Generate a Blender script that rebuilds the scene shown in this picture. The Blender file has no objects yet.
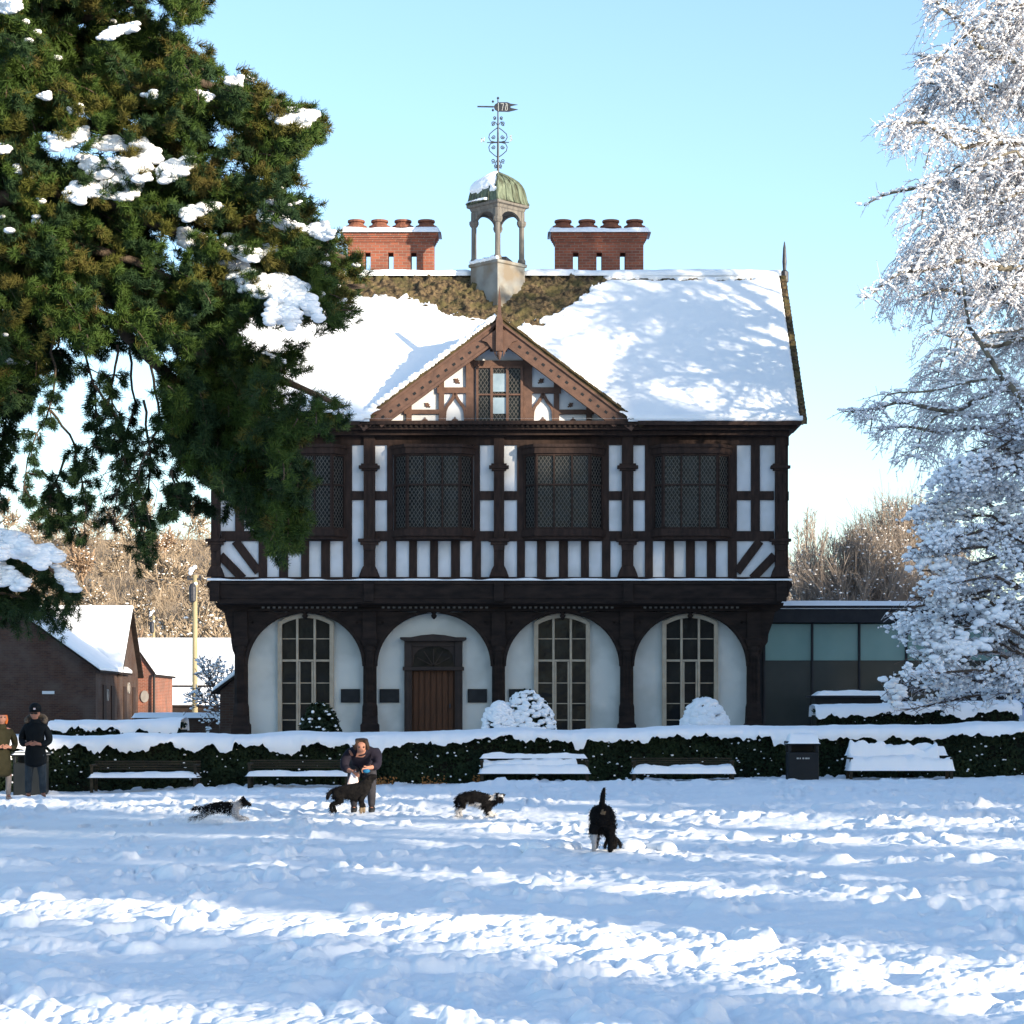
import bpy, bmesh, math, random
import numpy as np
from mathutils import Vector, Matrix
random.seed(7); rng = np.random.default_rng(7)
sc = bpy.context.scene
COL = sc.collection
R = math.radians
F = 2160.0; CX = 512.0; HY = 713.0; EYE = 1.6
def gx(px, Y): return (px-CX)/F*Y
def gz(py, Y): return EYE+(HY-py)/F*Y
def at(px, py, Y): return (gx(px, Y), Y, gz(py, Y))

# ------------------------------------------------------------ noise (numpy)
def _hash(ix, iy, iz):
    h = (ix.astype(np.int64)*374761393 + iy.astype(np.int64)*668265263 + iz.astype(np.int64)*2147483647) & 0xffffffff
    h = ((h ^ (h >> 13))*1274126177) & 0xffffffff
    h = ((h ^ (h >> 16))*2246822519) & 0xffffffff
    return ((h ^ (h >> 15)) & 0xffffff)/float(0xffffff)*2-1
def vnoise(x, y, z=0.0):
    x, y, z = np.broadcast_arrays(np.asarray(x, float), np.asarray(y, float), np.asarray(z, float))
    ix, iy, iz = np.floor(x), np.floor(y), np.floor(z)
    fx, fy, fz = x-ix, y-iy, z-iz
    fx = fx*fx*fx*(fx*(fx*6-15)+10); fy = fy*fy*fy*(fy*(fy*6-15)+10); fz = fz*fz*fz*(fz*(fz*6-15)+10)
    r = 0
    for dx in (0, 1):
        for dy in (0, 1):
            for dz in (0, 1):
                w = (fx if dx else 1-fx)*(fy if dy else 1-fy)*(fz if dz else 1-fz)
                r = r + w*_hash(ix+dx, iy+dy, iz+dz)
    return r
def fbm(x, y, z=0.0, o=4, g=.5):
    a, s, t = 1.0, 0.0, 0.0
    for i in range(o):
        s = s + a*vnoise(x*2**i+17.3*i, y*2**i-9.1*i, np.asarray(z)*2**i+3.7*i); t += a; a *= g
    return s/t
def smooth(a, b, x):
    t = np.clip((np.asarray(x, float)-a)/(b-a), 0, 1); return t*t*(3-2*t)

# ------------------------------------------------------------ materials
def mat(name, col, col2=None, scale=3.0, rough=.7, bump=0.0, bscale=None, detail=4, spec=.12, metal=0.0,
        pos=.5, width=.2, stretch=(1, 1, 1), col3=None, scale3=.5, sss=0.0):
    m = bpy.data.materials.new(name); m.use_nodes = True
    nt = m.node_tree; N = nt.nodes; L = nt.links
    b = N['Principled BSDF']
    b.inputs['Roughness'].default_value = rough; b.inputs['Metallic'].default_value = metal
    b.inputs['Specular IOR Level'].default_value = spec
    b.inputs['Base Color'].default_value = (*col, 1)
    tc = N.new('ShaderNodeTexCoord'); mp = N.new('ShaderNodeMapping'); mp.inputs['Scale'].default_value = stretch
    L.new(tc.outputs['Object'], mp.inputs['Vector'])
    out = None
    if col2 is not None:
        no = N.new('ShaderNodeTexNoise'); no.inputs['Scale'].default_value = scale; no.inputs['Detail'].default_value = detail
        L.new(mp.outputs[0], no.inputs['Vector'])
        cr = N.new('ShaderNodeValToRGB'); cr.color_ramp.elements[0].position = pos-width; cr.color_ramp.elements[1].position = pos+width
        cr.color_ramp.elements[0].color = (*col, 1); cr.color_ramp.elements[1].color = (*col2, 1)
        L.new(no.outputs[0], cr.inputs[0]); out = cr.outputs[0]
        if col3 is not None:
            n3 = N.new('ShaderNodeTexNoise'); n3.inputs['Scale'].default_value = scale3; n3.inputs['Detail'].default_value = 3
            L.new(mp.outputs[0], n3.inputs['Vector'])
            c3 = N.new('ShaderNodeValToRGB'); c3.color_ramp.elements[0].position = .45; c3.color_ramp.elements[1].position = .62
            L.new(n3.outputs[0], c3.inputs[0])
            mx = N.new('ShaderNodeMixRGB'); mx.inputs[2].default_value = (*col3, 1)
            L.new(c3.outputs[0], mx.inputs[0]); L.new(out, mx.inputs[1]); out = mx.outputs[0]
        L.new(out, b.inputs['Base Color'])
    if bump:
        nb = N.new('ShaderNodeTexNoise'); nb.inputs['Scale'].default_value = bscale or scale*4; nb.inputs['Detail'].default_value = 5
        L.new(mp.outputs[0], nb.inputs['Vector'])
        bp = N.new('ShaderNodeBump'); bp.inputs['Strength'].default_value = 1.0; bp.inputs['Distance'].default_value = bump
        L.new(nb.outputs[0], bp.inputs['Height']); L.new(bp.outputs[0], b.inputs['Normal'])
    if sss:
        b.inputs['Subsurface Weight'].default_value = sss; b.inputs['Subsurface Radius'].default_value = (.3, .4, .5); b.inputs['Subsurface Scale'].default_value = .05
    return m
def brick_mat(name, c1, c2, mortar, bw=.22, bh=.075, dirt=(.1, .08, .07)):
    m = mat(name, c1, rough=.85); nt = m.node_tree; N = nt.nodes; L = nt.links; b = N['Principled BSDF']
    tc = N.new('ShaderNodeTexCoord'); s = N.new('ShaderNodeSeparateXYZ'); L.new(tc.outputs['Object'], s.inputs[0])
    ad = N.new('ShaderNodeMath'); ad.operation = 'ADD'; L.new(s.outputs[0], ad.inputs[0]); L.new(s.outputs[1], ad.inputs[1])
    cb = N.new('ShaderNodeCombineXYZ'); L.new(ad.outputs[0], cb.inputs[0]); L.new(s.outputs[2], cb.inputs[1])
    br = N.new('ShaderNodeTexBrick'); L.new(cb.outputs[0], br.inputs['Vector'])
    br.inputs['Scale'].default_value = 1; br.inputs['Brick Width'].default_value = bw; br.inputs['Row Height'].default_value = bh
    br.inputs['Mortar Size'].default_value = .008; br.inputs['Bias'].default_value = 0.0
    br.inputs['Color1'].default_value = (*c1, 1); br.inputs['Color2'].default_value = (*c2, 1); br.inputs['Mortar'].default_value = (*mortar, 1)
    no = N.new('ShaderNodeTexNoise'); no.inputs['Scale'].default_value = 1.2; no.inputs['Detail'].default_value = 6
    L.new(tc.outputs['Object'], no.inputs['Vector'])
    cr = N.new('ShaderNodeValToRGB'); cr.color_ramp.elements[0].position = .42; cr.color_ramp.elements[1].position = .7
    cr.color_ramp.elements[1].color = (.6, .6, .6, 1); cr.color_ramp.elements[0].color = (0, 0, 0, 1)
    L.new(no.outputs[0], cr.inputs[0])
    mx = N.new('ShaderNodeMixRGB'); L.new(cr.outputs[0], mx.inputs[0]); L.new(br.outputs[0], mx.inputs[1]); mx.inputs[2].default_value = (*dirt, 1)
    L.new(mx.outputs[0], b.inputs['Base Color'])
    bp = N.new('ShaderNodeBump'); bp.inputs['Distance'].default_value = .01; L.new(br.outputs['Fac'], bp.inputs['Height']); bp.invert = True
    L.new(bp.outputs[0], b.inputs['Normal'])
    return m
M = {}
M['snow'] = mat('snow', (.83, .85, .88), (.88, .89, .91), scale=1.5, rough=.6, bump=.012, bscale=9, spec=.25)
M['snow_field'] = mat('field_snow', (.83, .85, .88), (.88, .89, .91), scale=.8, rough=.6, bump=.010, bscale=14, spec=.2)
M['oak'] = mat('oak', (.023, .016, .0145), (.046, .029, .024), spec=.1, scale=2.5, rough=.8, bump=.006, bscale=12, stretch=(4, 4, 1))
M['oak_lit'] = mat('oak_sunlit', (.085, .051, .040), (.13, .075, .056), spec=.15, scale=3, rough=.75, bump=.006, bscale=10, stretch=(2, 2, 2))  # lighter copy of the oak, sunlight put into the gable timber colour
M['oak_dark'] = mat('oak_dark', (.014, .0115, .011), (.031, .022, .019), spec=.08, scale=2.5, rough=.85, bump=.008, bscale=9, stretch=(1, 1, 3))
M['plaster'] = mat('plaster', (.58, .59, .62), (.66, .67, .69), col3=(.53, .54, .55), scale3=1.1, scale=1.6, rough=.8, bump=.006, bscale=5)
M['render_wall'] = mat('cream_render', (.50, .515, .49), (.57, .575, .535), col3=(.43, .44, .41), scale3=.9, scale=1.3, rough=.85, bump=.004, bscale=6)
M['stone'] = mat('stone_frame', (.30, .25, .19), (.40, .34, .26), scale=4, rough=.8, bump=.004)
M['glass'] = mat('window_glass', (.005, .006, .007), (.014, .016, .017), scale=1.3, rough=.14, spec=.12, bump=.02, bscale=2.2)
M['lead'] = mat('lead_strip', (.05, .045, .042), (.085, .08, .07), scale=8, rough=.5, spec=.5)
M['tile_dark'] = mat('verge_tile', (.03, .024, .018), (.085, .062, .028), scale=7, rough=.9)
M['tile'] = mat('stone_tile', (.045, .034, .024), (.145, .105, .06), scale=9, rough=.9, bump=.05, bscale=14, col3=(.095, .08, .038), scale3=2.6, width=.09, detail=6)
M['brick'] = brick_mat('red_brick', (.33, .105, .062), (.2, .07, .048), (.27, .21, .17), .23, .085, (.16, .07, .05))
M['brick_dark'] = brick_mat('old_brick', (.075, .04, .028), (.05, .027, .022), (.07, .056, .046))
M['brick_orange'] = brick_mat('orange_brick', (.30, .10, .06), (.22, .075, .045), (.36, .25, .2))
M['vent'] = mat('vent_glass', (.22, .2, .18), (.3, .28, .26), scale=3, rough=.6)
M['pot'] = mat('terracotta', (.13, .055, .04), (.22, .09, .055), scale=6, rough=.8)
M['copper'] = mat('verdigris', (.08, .10, .07), (.19, .225, .16), scale=5, rough=.6, metal=.1, stretch=(3, 3, .6), col3=(.07, .075, .05), scale3=2, bump=.01)
M['leadsheet'] = mat('weathered_lead', (.17, .17, .165), (.26, .26, .24), scale=2, rough=.7, col3=(.18, .15, .115), scale3=1.5)
M['grey_oak'] = mat('weathered_timber', (.10, .095, .09), (.19, .175, .155), scale=4, rough=.75, stretch=(3, 3, .6))
M['iron'] = mat('wrought_iron', (.03, .035, .045), (.06, .06, .07), scale=9, rough=.5, metal=.4)
M['gilt'] = mat('pale_gilt', (.32, .33, .33), (.4, .42, .42), scale=8, rough=.5)
M['door'] = mat('door_oak', (.05, .024, .014), (.085, .038, .02), scale=3, rough=.5, stretch=(8, 8, .7), bump=.004)
M['doorframe'] = mat('door_surround', (.025, .02, .019), (.045, .032, .027), scale=3, rough=.55)
M['plaque'] = mat('slate_plaque', (.012, .014, .016), (.02, .022, .025), scale=6, rough=.4)
M['black'] = mat('black_paint', (.012, .013, .015), (.018, .02, .022), scale=5, rough=.6, spec=.15)
M['teal'] = mat('blind_glass', (.10, .21, .21), (.13, .25, .25), scale=.8, rough=.25, spec=.6, bump=.004)
M['darkglass'] = mat('dark_glass', (.018, .025, .026), (.035, .042, .042), scale=.6, rough=.2, spec=.4, bump=.006, bscale=.8)
M['frame_metal'] = mat('dark_frame', (.014, .016, .022), (.022, .025, .03), scale=4, rough=.6, spec=.15)
M['needle'] = mat('needles_green', (.026, .056, .009), (.055, .09, .015), scale=3, rough=.7, spec=.2)
M['needle2'] = mat('needles_deep', (.013, .034, .012), (.028, .055, .016), scale=3, rough=.7, spec=.2)
M['needle3'] = mat('needles_olive', (.075, .086, .014), (.085, .066, .02), scale=2, rough=.75, spec=.15)
M['bark'] = mat('bark', (.07, .05, .038), (.13, .10, .075), scale=6, rough=.9, bump=.02, stretch=(3, 3, .7))
M['bark_birch'] = mat('birch_bark', (.14, .12, .09), (.26, .23, .17), scale=3, rough=.8, bump=.01, col3=(.07, .06, .05), scale3=3)
M['painted_sky'] = mat('painted_sky', (.16, .22, .27), (.3, .38, .44), scale=2, rough=.2, spec=.5)
M['frosted'] = mat('frosted_twig', (.36, .34, .36), (.58, .57, .6), scale=4, rough=.8)
M['twig'] = mat('twig', (.10, .07, .055), (.14, .10, .085), scale=5, rough=.85)
M['hazy_twig'] = mat('hazy_twig', (.27, .215, .16), (.34, .275, .21), scale=.2, rough=.9, detail=2)  # paled so the base colour carries the distant haze
M['hazy_twig2'] = mat('far_twig_rust', (.29, .20, .14), (.34, .25, .18), scale=.2, rough=.9, detail=2)
M['mid_twig'] = mat('mid_twig', (.24, .2, .17), (.32, .27, .23), scale=.5, rough=.9)
M['hedge_leaf'] = mat('hedge_leaf', (.007, .014, .008), (.018, .03, .012), scale=2, rough=.7, spec=.12)
M['hedge_core'] = mat('hedge_core', (.005, .007, .005), (.01, .01, .007), scale=5, rough=.9)
M['sunglow_leaf'] = mat('sunglow_leaf', (.25, .10, .03), (.32, .16, .06), scale=9, rough=.8)
M['bench_wood'] = mat('bench_wood', (.022, .02, .015), (.045, .038, .026), scale=4, rough=.75, stretch=(.5, 3, 3), bump=.004)
M['bin'] = mat('bin_plastic', (.006, .009, .012), (.011, .014, .017), scale=3, rough=.6, spec=.2)
M['pole'] = mat('pole_wood', (.26, .22, .13), (.33, .28, .17), scale=2, rough=.8, stretch=(3, 3, .5))
M['hill'] = mat('hillside', (.20, .14, .09), (.34, .28, .22), scale=.12, rough=.9, detail=8)
M['skin'] = mat('skin', (.28, .135, .10), (.34, .17, .12), scale=9, rough=.55)
M['navy'] = mat('navy_cloth', (.003, .005, .007), (.006, .009, .012), scale=8, rough=.8, bump=.01, bscale=9)
M['indigo'] = mat('indigo_fleece', (.009, .008, .015), (.016, .014, .024), scale=8, rough=.85, bump=.01, bscale=9)
M['denim'] = mat('denim', (.018, .026, .035), (.04, .055, .07), scale=7, rough=.85, bump=.008)
M['greytrouser'] = mat('grey_trousers', (.022, .022, .028), (.04, .04, .048), scale=7, rough=.85)
M['olive'] = mat('olive_cloth', (.022, .021, .011), (.034, .031, .017), scale=8, rough=.85, bump=.01, bscale=9)
M['stocking'] = mat('grey_stocking', (.2, .17, .16), (.27, .24, .22), scale=9, rough=.85)
M['shoe'] = mat('brown_shoe', (.16, .07, .04), (.22, .1, .055), scale=9, rough=.6)
M['boot'] = mat('tan_boot', (.3, .2, .16), (.38, .27, .22), scale=9, rough=.7)
M['redhair'] = mat('auburn_hair', (.40, .09, .02), (.5, .14, .035), scale=30, rough=.6, stretch=(1, 1, .2))
M['darkhair'] = mat('dark_hair', (.018, .011, .009), (.03, .018, .013), scale=30, rough=.6, stretch=(1, 1, .2))
M['fur_trim'] = mat('fur_trim', (.08, .065, .05), (.14, .11, .085), scale=30, rough=.95, bump=.02, bscale=30)
M['blue'] = mat('blue_toy', (.01, .09, .2), (.015, .12, .25), scale=5, rough=.5)
M['paper'] = mat('pale_bag', (.62, .6, .68), (.72, .7, .74), scale=5, rough=.6, col3=(.6, .35, .25), scale3=4)
M['dog_black'] = mat('dog_black', (.004, .004, .005), (.012, .011, .011), spec=.05, scale=14, rough=.85, bump=.01, bscale=25)
M['dog_white'] = mat('dog_white', (.3, .3, .32), (.42, .41, .41), scale=14, rough=.85, bump=.01, bscale=25)
M['dog_tan'] = mat('dog_tan', (.10, .07, .045), (.2, .15, .1), scale=12, rough=.85, bump=.01, bscale=25)
M['sign'] = mat('sign_face', (.35, .45, .6), (.4, .5, .65), scale=3, rough=.5)
M['snow_fleck'] = mat('snow_fleck', (.84, .86, .89), (.88, .89, .91), scale=3, rough=.7)

# ------------------------------------------------------------ objects
def tag(o, label=None, cat=None, group=None, kind=None):
    if label: o['label'] = label
    if cat: o['category'] = cat
    if group: o['group'] = group
    if kind: o['kind'] = kind
    return o
def empty(name, loc, label=None, cat=None, group=None):
    o = bpy.data.objects.new(name, None); COL.objects.link(o); o.location = loc; o.empty_display_size = .3
    tag(o, label, cat, group); return o
def origin(o):
    v = Vector((0, 0, 0))
    while o is not None: v = v+Vector(o.location); o = o.parent
    return v
def link_mesh(name, me, mats, parent=None, loc=None, local=False):
    if not isinstance(mats, (list, tuple)): mats = [mats]
    for m in mats: me.materials.append(m)
    o = bpy.data.objects.new(name, me); COL.objects.link(o)
    if parent is not None:
        o.parent = parent
        if not local: me.transform(Matrix.Translation(-origin(parent)))
    elif loc is not None:
        me.transform(Matrix.Translation(-Vector(loc))); o.location = loc
    return o
def np_mesh(name, V, Fc, smooth_=False, mi=None):
    """V (n,3); Fc (m,k) all faces of k corners"""
    me = bpy.data.meshes.new(name)
    V = np.asarray(V, dtype=np.float32); Fc = np.asarray(Fc, dtype=np.int32); k = Fc.shape[1]
    me.vertices.add(len(V)); me.vertices.foreach_set('co', V.ravel())
    me.loops.add(Fc.size); me.loops.foreach_set('vertex_index', Fc.ravel())
    me.polygons.add(len(Fc)); me.polygons.foreach_set('loop_start', np.arange(0, Fc.size, k, dtype=np.int32))
    if smooth_: me.polygons.foreach_set('use_smooth', np.ones(len(Fc), dtype=bool))
    if mi is not None: me.polygons.foreach_set('material_index', np.asarray(mi, dtype=np.int32))
    me.update(calc_edges=True); me.validate(); return me
class MB:
    def __init__(s): s.v = []; s.f = []; s.m = []; s.cur = 0
    def add(s, vs, fs):
        n = len(s.v); s.v += [tuple(p) for p in vs]; s.f += [tuple(n+i for i in q) for q in fs]; s.m += [s.cur]*len(fs); return s
    def box(s, x0, x1, y0, y1, z0, z1):
        x0, x1 = min(x0, x1), max(x0, x1); y0, y1 = min(y0, y1), max(y0, y1); z0, z1 = min(z0, z1), max(z0, z1)
        return s.add([(x0, y0, z0), (x1, y0, z0), (x1, y1, z0), (x0, y1, z0), (x0, y0, z1), (x1, y0, z1), (x1, y1, z1), (x0, y1, z1)],
                     [(0, 1, 5, 4), (1, 2, 6, 5), (2, 3, 7, 6), (3, 0, 4, 7), (4, 5, 6, 7), (3, 2, 1, 0)])
    def hexa(s, p): return s.add(p, [(0, 1, 5, 4), (1, 2, 6, 5), (2, 3, 7, 6), (3, 0, 4, 7), (4, 5, 6, 7), (3, 2, 1, 0)])
    def prism(s, poly, y0, y1):
        """poly of (x,z), extruded y0..y1; may be concave"""
        n = len(poly); vs = [(x, y0, z) for x, z in poly]+[(x, y1, z) for x, z in poly]
        a = sum(poly[i][0]*poly[(i+1) % n][1]-poly[(i+1) % n][0]*poly[i][1] for i in range(n))
        if a < 0: vs = vs[:n][::-1]+vs[n:][::-1]
        fs = [tuple(range(n)), tuple(range(2*n-1, n-1, -1))]+[(i, i+n, (i+1) % n+n, (i+1) % n) for i in range(n)]
        return s.add(vs, fs)
    def prism_x(s, poly, x0, x1):
        n = len(poly); vs = [(x0, y, z) for y, z in poly]+[(x1, y, z) for y, z in poly]
        fs = [tuple(range(n))[::-1], tuple(range(n, 2*n))]+[(i, (i+1) % n, (i+1) % n+n, i+n) for i in range(n)]
        return s.add(vs, fs)
    def strip(s, p, q, w, y0, y1, w2=None):
        """board lying in the XZ plane from p to q with width w"""
        w2 = w if w2 is None else w2
        dx, dz = q[0]-p[0], q[1]-p[1]; l = math.hypot(dx, dz) or 1e-6; nx, nz = -dz/l/2, dx/l/2
        return s.prism([(p[0]+nx*w, p[1]+nz*w), (p[0]-nx*w, p[1]-nz*w), (q[0]-nx*w2, q[1]-nz*w2), (q[0]+nx*w2, q[1]+nz*w2)], y0, y1)
    def tube(s, pts, rad, n=6, cap=True):
        pts = [Vector(p) for p in pts]
        if not isinstance(rad, (list, tuple)): rad = [rad]*len(pts)
        base = len(s.v); up = Vector((0, 0, 1)); prev = None
        for i, p in enumerate(pts):
            d = (pts[min(i+1, len(pts)-1)]-pts[max(i-1, 0)]).normalized()
            a = d.cross(up) if prev is None else prev-d*prev.dot(d)
            if a.length < 1e-3: a = d.cross(Vector((1, 0, 0)))
            a.normalize(); b = d.cross(a); prev = a
            for k in range(n):
                t = 2*math.pi*k/n; s.v.append(tuple(p+(a*math.cos(t)+b*math.sin(t))*rad[i]))
        for i in range(len(pts)-1):
            for k in range(n):
                s.f.append((base+i*n+k, base+i*n+(k+1) % n, base+(i+1)*n+(k+1) % n, base+(i+1)*n+k)); s.m.append(s.cur)
        if cap:
            s.f.append(tuple(base+k for k in range(n))[::-1]); s.m.append(s.cur)
            s.f.append(tuple(base+(len(pts)-1)*n+k for k in range(n))); s.m.append(s.cur)
        return s
    def lathe(s, c, prof, n=12, rot=0.0, sx=1, sy=1):
        """prof list of (r,z) from bottom to top about vertical axis through c (x,y,zbase)"""
        base = len(s.v)
        for r, z in prof:
            for k in range(n):
                t = 2*math.pi*k/n+rot; s.v.append((c[0]+r*math.cos(t)*sx, c[1]+r*math.sin(t)*sy, c[2]+z))
        for i in range(len(prof)-1):
            for k in range(n):
                s.f.append((base+i*n+k, base+i*n+(k+1) % n, base+(i+1)*n+(k+1) % n, base+(i+1)*n+k)); s.m.append(s.cur)
        s.f.append(tuple(base+k for k in range(n))[::-1]); s.m.append(s.cur)
        s.f.append(tuple(base+(len(prof)-1)*n+k for k in range(n))); s.m.append(s.cur)
        return s
    def obox(s, P0, P1, u0, u1, z0, z1, d0, d1):
        """box along plan line P0->P1 (xy), outward = right-hand side (towards -Y for P0 left of P1)"""
        dx, dy = P1[0]-P0[0], P1[1]-P0[1]; l = math.hypot(dx, dy); dx /= l; dy /= l; nx, ny = dy, -dx
        def q(u, d, z): return (P0[0]+dx*u+nx*d, P0[1]+dy*u+ny*d, z)
        if d0 < d1: d0, d1 = d1, d0
        return s.hexa([q(u0, d0, z0), q(u1, d0, z0), q(u1, d1, z0), q(u0, d1, z0), q(u0, d0, z1), q(u1, d0, z1), q(u1, d1, z1), q(u0, d1, z1)])
    def build(s, name, mats, parent=None, loc=None, smooth_=False, bevel=0.0, local=False):
        me = bpy.data.meshes.new(name); me.from_pydata(s.v, [], s.f); me.update()
        if max(s.m, default=0) > 0: me.polygons.foreach_set('material_index', s.m)
        if smooth_: me.polygons.foreach_set('use_smooth', [True]*len(s.f))
        o = link_mesh(name, me, mats, parent, loc, local)
        if bevel:
            b = o.modifiers.new('bevel', 'BEVEL'); b.width = bevel; b.segments = 2; b.limit_method = 'ANGLE'
        return o
def ico(sub=1):
    bm = bmesh.new(); bmesh.ops.create_icosphere(bm, subdivisions=sub, radius=1.0)
    V = np.array([v.co[:] for v in bm.verts]); Fc = np.array([[v.index for v in f.verts] for f in bm.faces]); bm.free(); return V, Fc
ICO1 = ico(1); ICO2 = ico(2); ICO3 = ico(3)
def stamp(V, Fc, mats4):
    """mats4: (n,3,4) -> all copies as one vertex/face array"""
    A = np.asarray(mats4); n = len(A)
    W = np.einsum('nij,kj->nki', A[:, :, :3], V)+A[:, None, :, 3]
    Fo = (Fc[None]+(np.arange(n)*len(V))[:, None, None]).reshape(-1, Fc.shape[1])
    return W.reshape(-1, 3), Fo
def basis(d, roll=None):
    """(n,3) directions -> (n,3,3) matrices whose z column is d"""
    d = d/np.maximum(np.linalg.norm(d, axis=1, keepdims=True), 1e-9); n = len(d)
    r = rng.normal(size=(n, 3)); a = np.cross(r, d); a /= np.maximum(np.linalg.norm(a, axis=1, keepdims=True), 1e-9)
    return np.stack([a, np.cross(d, a), d], axis=2)
def mats_from(P, d, s):
    """P (n,3), d (n,3), s (n,) or (n,3)"""
    B = basis(np.asarray(d, float)); s = np.asarray(s, float)
    if s.ndim == 1: s = np.repeat(s[:, None], 3, 1)
    return np.concatenate([B*s[:, None, :], np.asarray(P, float)[:, :, None]], axis=2)
def blobs(P, S, tmpl=ICO1, jitter=.25, seed=0):
    """lumpy ellipsoids, axis aligned sizes S (n,3)"""
    V, Fc = tmpl; P = np.asarray(P, float); S = np.asarray(S, float)
    if S.ndim == 1: S = np.repeat(S[:, None], 3, 1)
    A = np.zeros((len(P), 3, 4)); th = rng.uniform(0, 6.28, len(P)); c, s_ = np.cos(th), np.sin(th)
    A[:, 0, 0] = c*S[:, 0]; A[:, 0, 1] = -s_*S[:, 1]; A[:, 1, 0] = s_*S[:, 0]; A[:, 1, 1] = c*S[:, 1]; A[:, 2, 2] = S[:, 2]; A[:, :, 3] = P
    W, Fo = stamp(V, Fc, A)
    W = W.reshape(len(P), len(V), 3); ctr = P[:, None, :]
    k = 1+jitter*rng.uniform(-1, 1, (len(P), len(V), 1)); W = ctr+(W-ctr)*k
    return W.reshape(-1, 3), Fo
def join(parts):
    """parts: list of (V,F,mi)"""
    Vs, Fs, ms, n = [], [], [], 0
    for V, Fc, m in parts:
        Vs.append(V); Fs.append(Fc+n); ms.append(np.full(len(Fc), m)); n += len(V)
    return np.concatenate(Vs), np.concatenate(Fs), np.concatenate(ms)
def ribbons(A, B, wa, wb):
    """thin 3-sided twigs from A to B as tris->quads (n segments)"""
    A = np.asarray(A, float); B = np.asarray(B, float); n = len(A)
    d = B-A; Bs = basis(d); a, b = Bs[:, :, 0], Bs[:, :, 1]
    V = np.zeros((n, 6, 3)); wa = np.broadcast_to(wa, (n,))[:, None]; wb = np.broadcast_to(wb, (n,))[:, None]
    for k in range(3):
        t = 2*math.pi*k/3; o = a*math.cos(t)+b*math.sin(t); V[:, k] = A+o*wa; V[:, 3+k] = B+o*wb
    q = np.array([[0, 1, 4, 3], [1, 2, 5, 4], [2, 0, 3, 5]])
    return V.reshape(-1, 3), (q[None]+(np.arange(n)*6)[:, None, None]).reshape(-1, 4)
def quad2tri(Fc): return np.concatenate([Fc[:, [0, 1, 2]], Fc[:, [0, 2, 3]]])
def copy_tree(o, parent=None):
    c = o.copy(); COL.objects.link(c); c.parent = parent
    for ch in list(o.children): copy_tree(ch, c)
    return c
# ============================================================ world, sun, camera
SUN_AZ, SUN_EL = 50.0, 12.0      # azimuth measured from the viewer's side towards +X
sv = Vector((math.sin(R(SUN_AZ))*math.cos(R(SUN_EL)), -math.cos(R(SUN_AZ))*math.cos(R(SUN_EL)), math.sin(R(SUN_EL))))
w = bpy.data.worlds.new('World'); sc.world = w; w.use_nodes = True
nt = w.node_tree; bg = nt.nodes['Background']; sky = nt.nodes.new('ShaderNodeTexSky'); sky.sky_type = 'NISHITA'
sky.sun_disc = False; sky.sun_elevation = R(SUN_EL); sky.sun_rotation = R(180-SUN_AZ); sky.air_density = 1.0; sky.dust_density = .8; sky.ozone_density = 2.2
nt.links.new(sky.outputs[0], bg.inputs[0]); bg.inputs[1].default_value = .15
sl = bpy.data.lights.new('sun', 'SUN'); sl.energy = 4.0; sl.angle = R(.7); sl.color = (1, .86, .66)
so = bpy.data.objects.new('sun', sl); COL.objects.link(so); so.rotation_euler = sv.to_track_quat('Z', 'Y').to_euler(); so.location = sv*60
cam = bpy.data.cameras.new('camera'); co = bpy.data.objects.new('camera', cam); COL.objects.link(co); sc.camera = co
co.location = (0, 0, EYE); co.rotation_euler = (R(90), 0, 0); cam.sensor_width = 36; cam.lens = F/1024*36; cam.shift_y = (HY-512)/1024
cam.clip_start = .1; cam.clip_end = 5000
sc.view_settings.view_transform = 'Standard'; sc.view_settings.look = 'None'; sc.view_settings.gamma = 1; sc.view_settings.exposure = EXPO = 1.34
sc.render.resolution_x = sc.render.resolution_y = 1024

# ============================================================ ground: one sheet
def ground_base(x, y):
    x = np.asarray(x, float); y = np.asarray(y, float)
    f = .0 + .0165*np.clip(x, -12, 14)+.12
    terr = .62+0*x
    z = f+(terr-f)*smooth(47.5, 51, y)
    z = z+.35*smooth(80, 140, y)
    L = smooth(40, -20, x)                 # hill higher on the left
    z = z+smooth(165, 400, y)*(12+20*L)
    return z
def ground_z(x, y):
    x = np.asarray(x, float); y = np.asarray(y, float)
    z = ground_base(x, y)
    near = smooth(49, 44, y)
    z = z+near*.05*fbm(x*.22, y*.16, 1.3, 2)
    puff = np.abs(vnoise(x*3.1+4*fbm(x, y, 5, 2), y*2.6, 2.2))*.10+np.abs(vnoise(x*6.3, y*5.4, 7.7))*.034+np.abs(vnoise(x*11, y*10, 3.1))*.019+np.abs(vnoise(x*21, y*19, 8.1))*.013+vnoise(x*38, y*36, 1.1)*.004
    patch = smooth(-.25, .3, fbm(x*.35+5, y*.55, 9.1, 3))
    z = z+near*puff*(.35+.65*patch)
    lump = smooth(.25, .6, vnoise(x*4.3+9, y*4.3, 4.4))*.07*smooth(0, .35, fbm(x*.5, y*.9, 2.7, 2))
    return z+near*lump
_rp = random.Random(21); PRINTS = []
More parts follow.
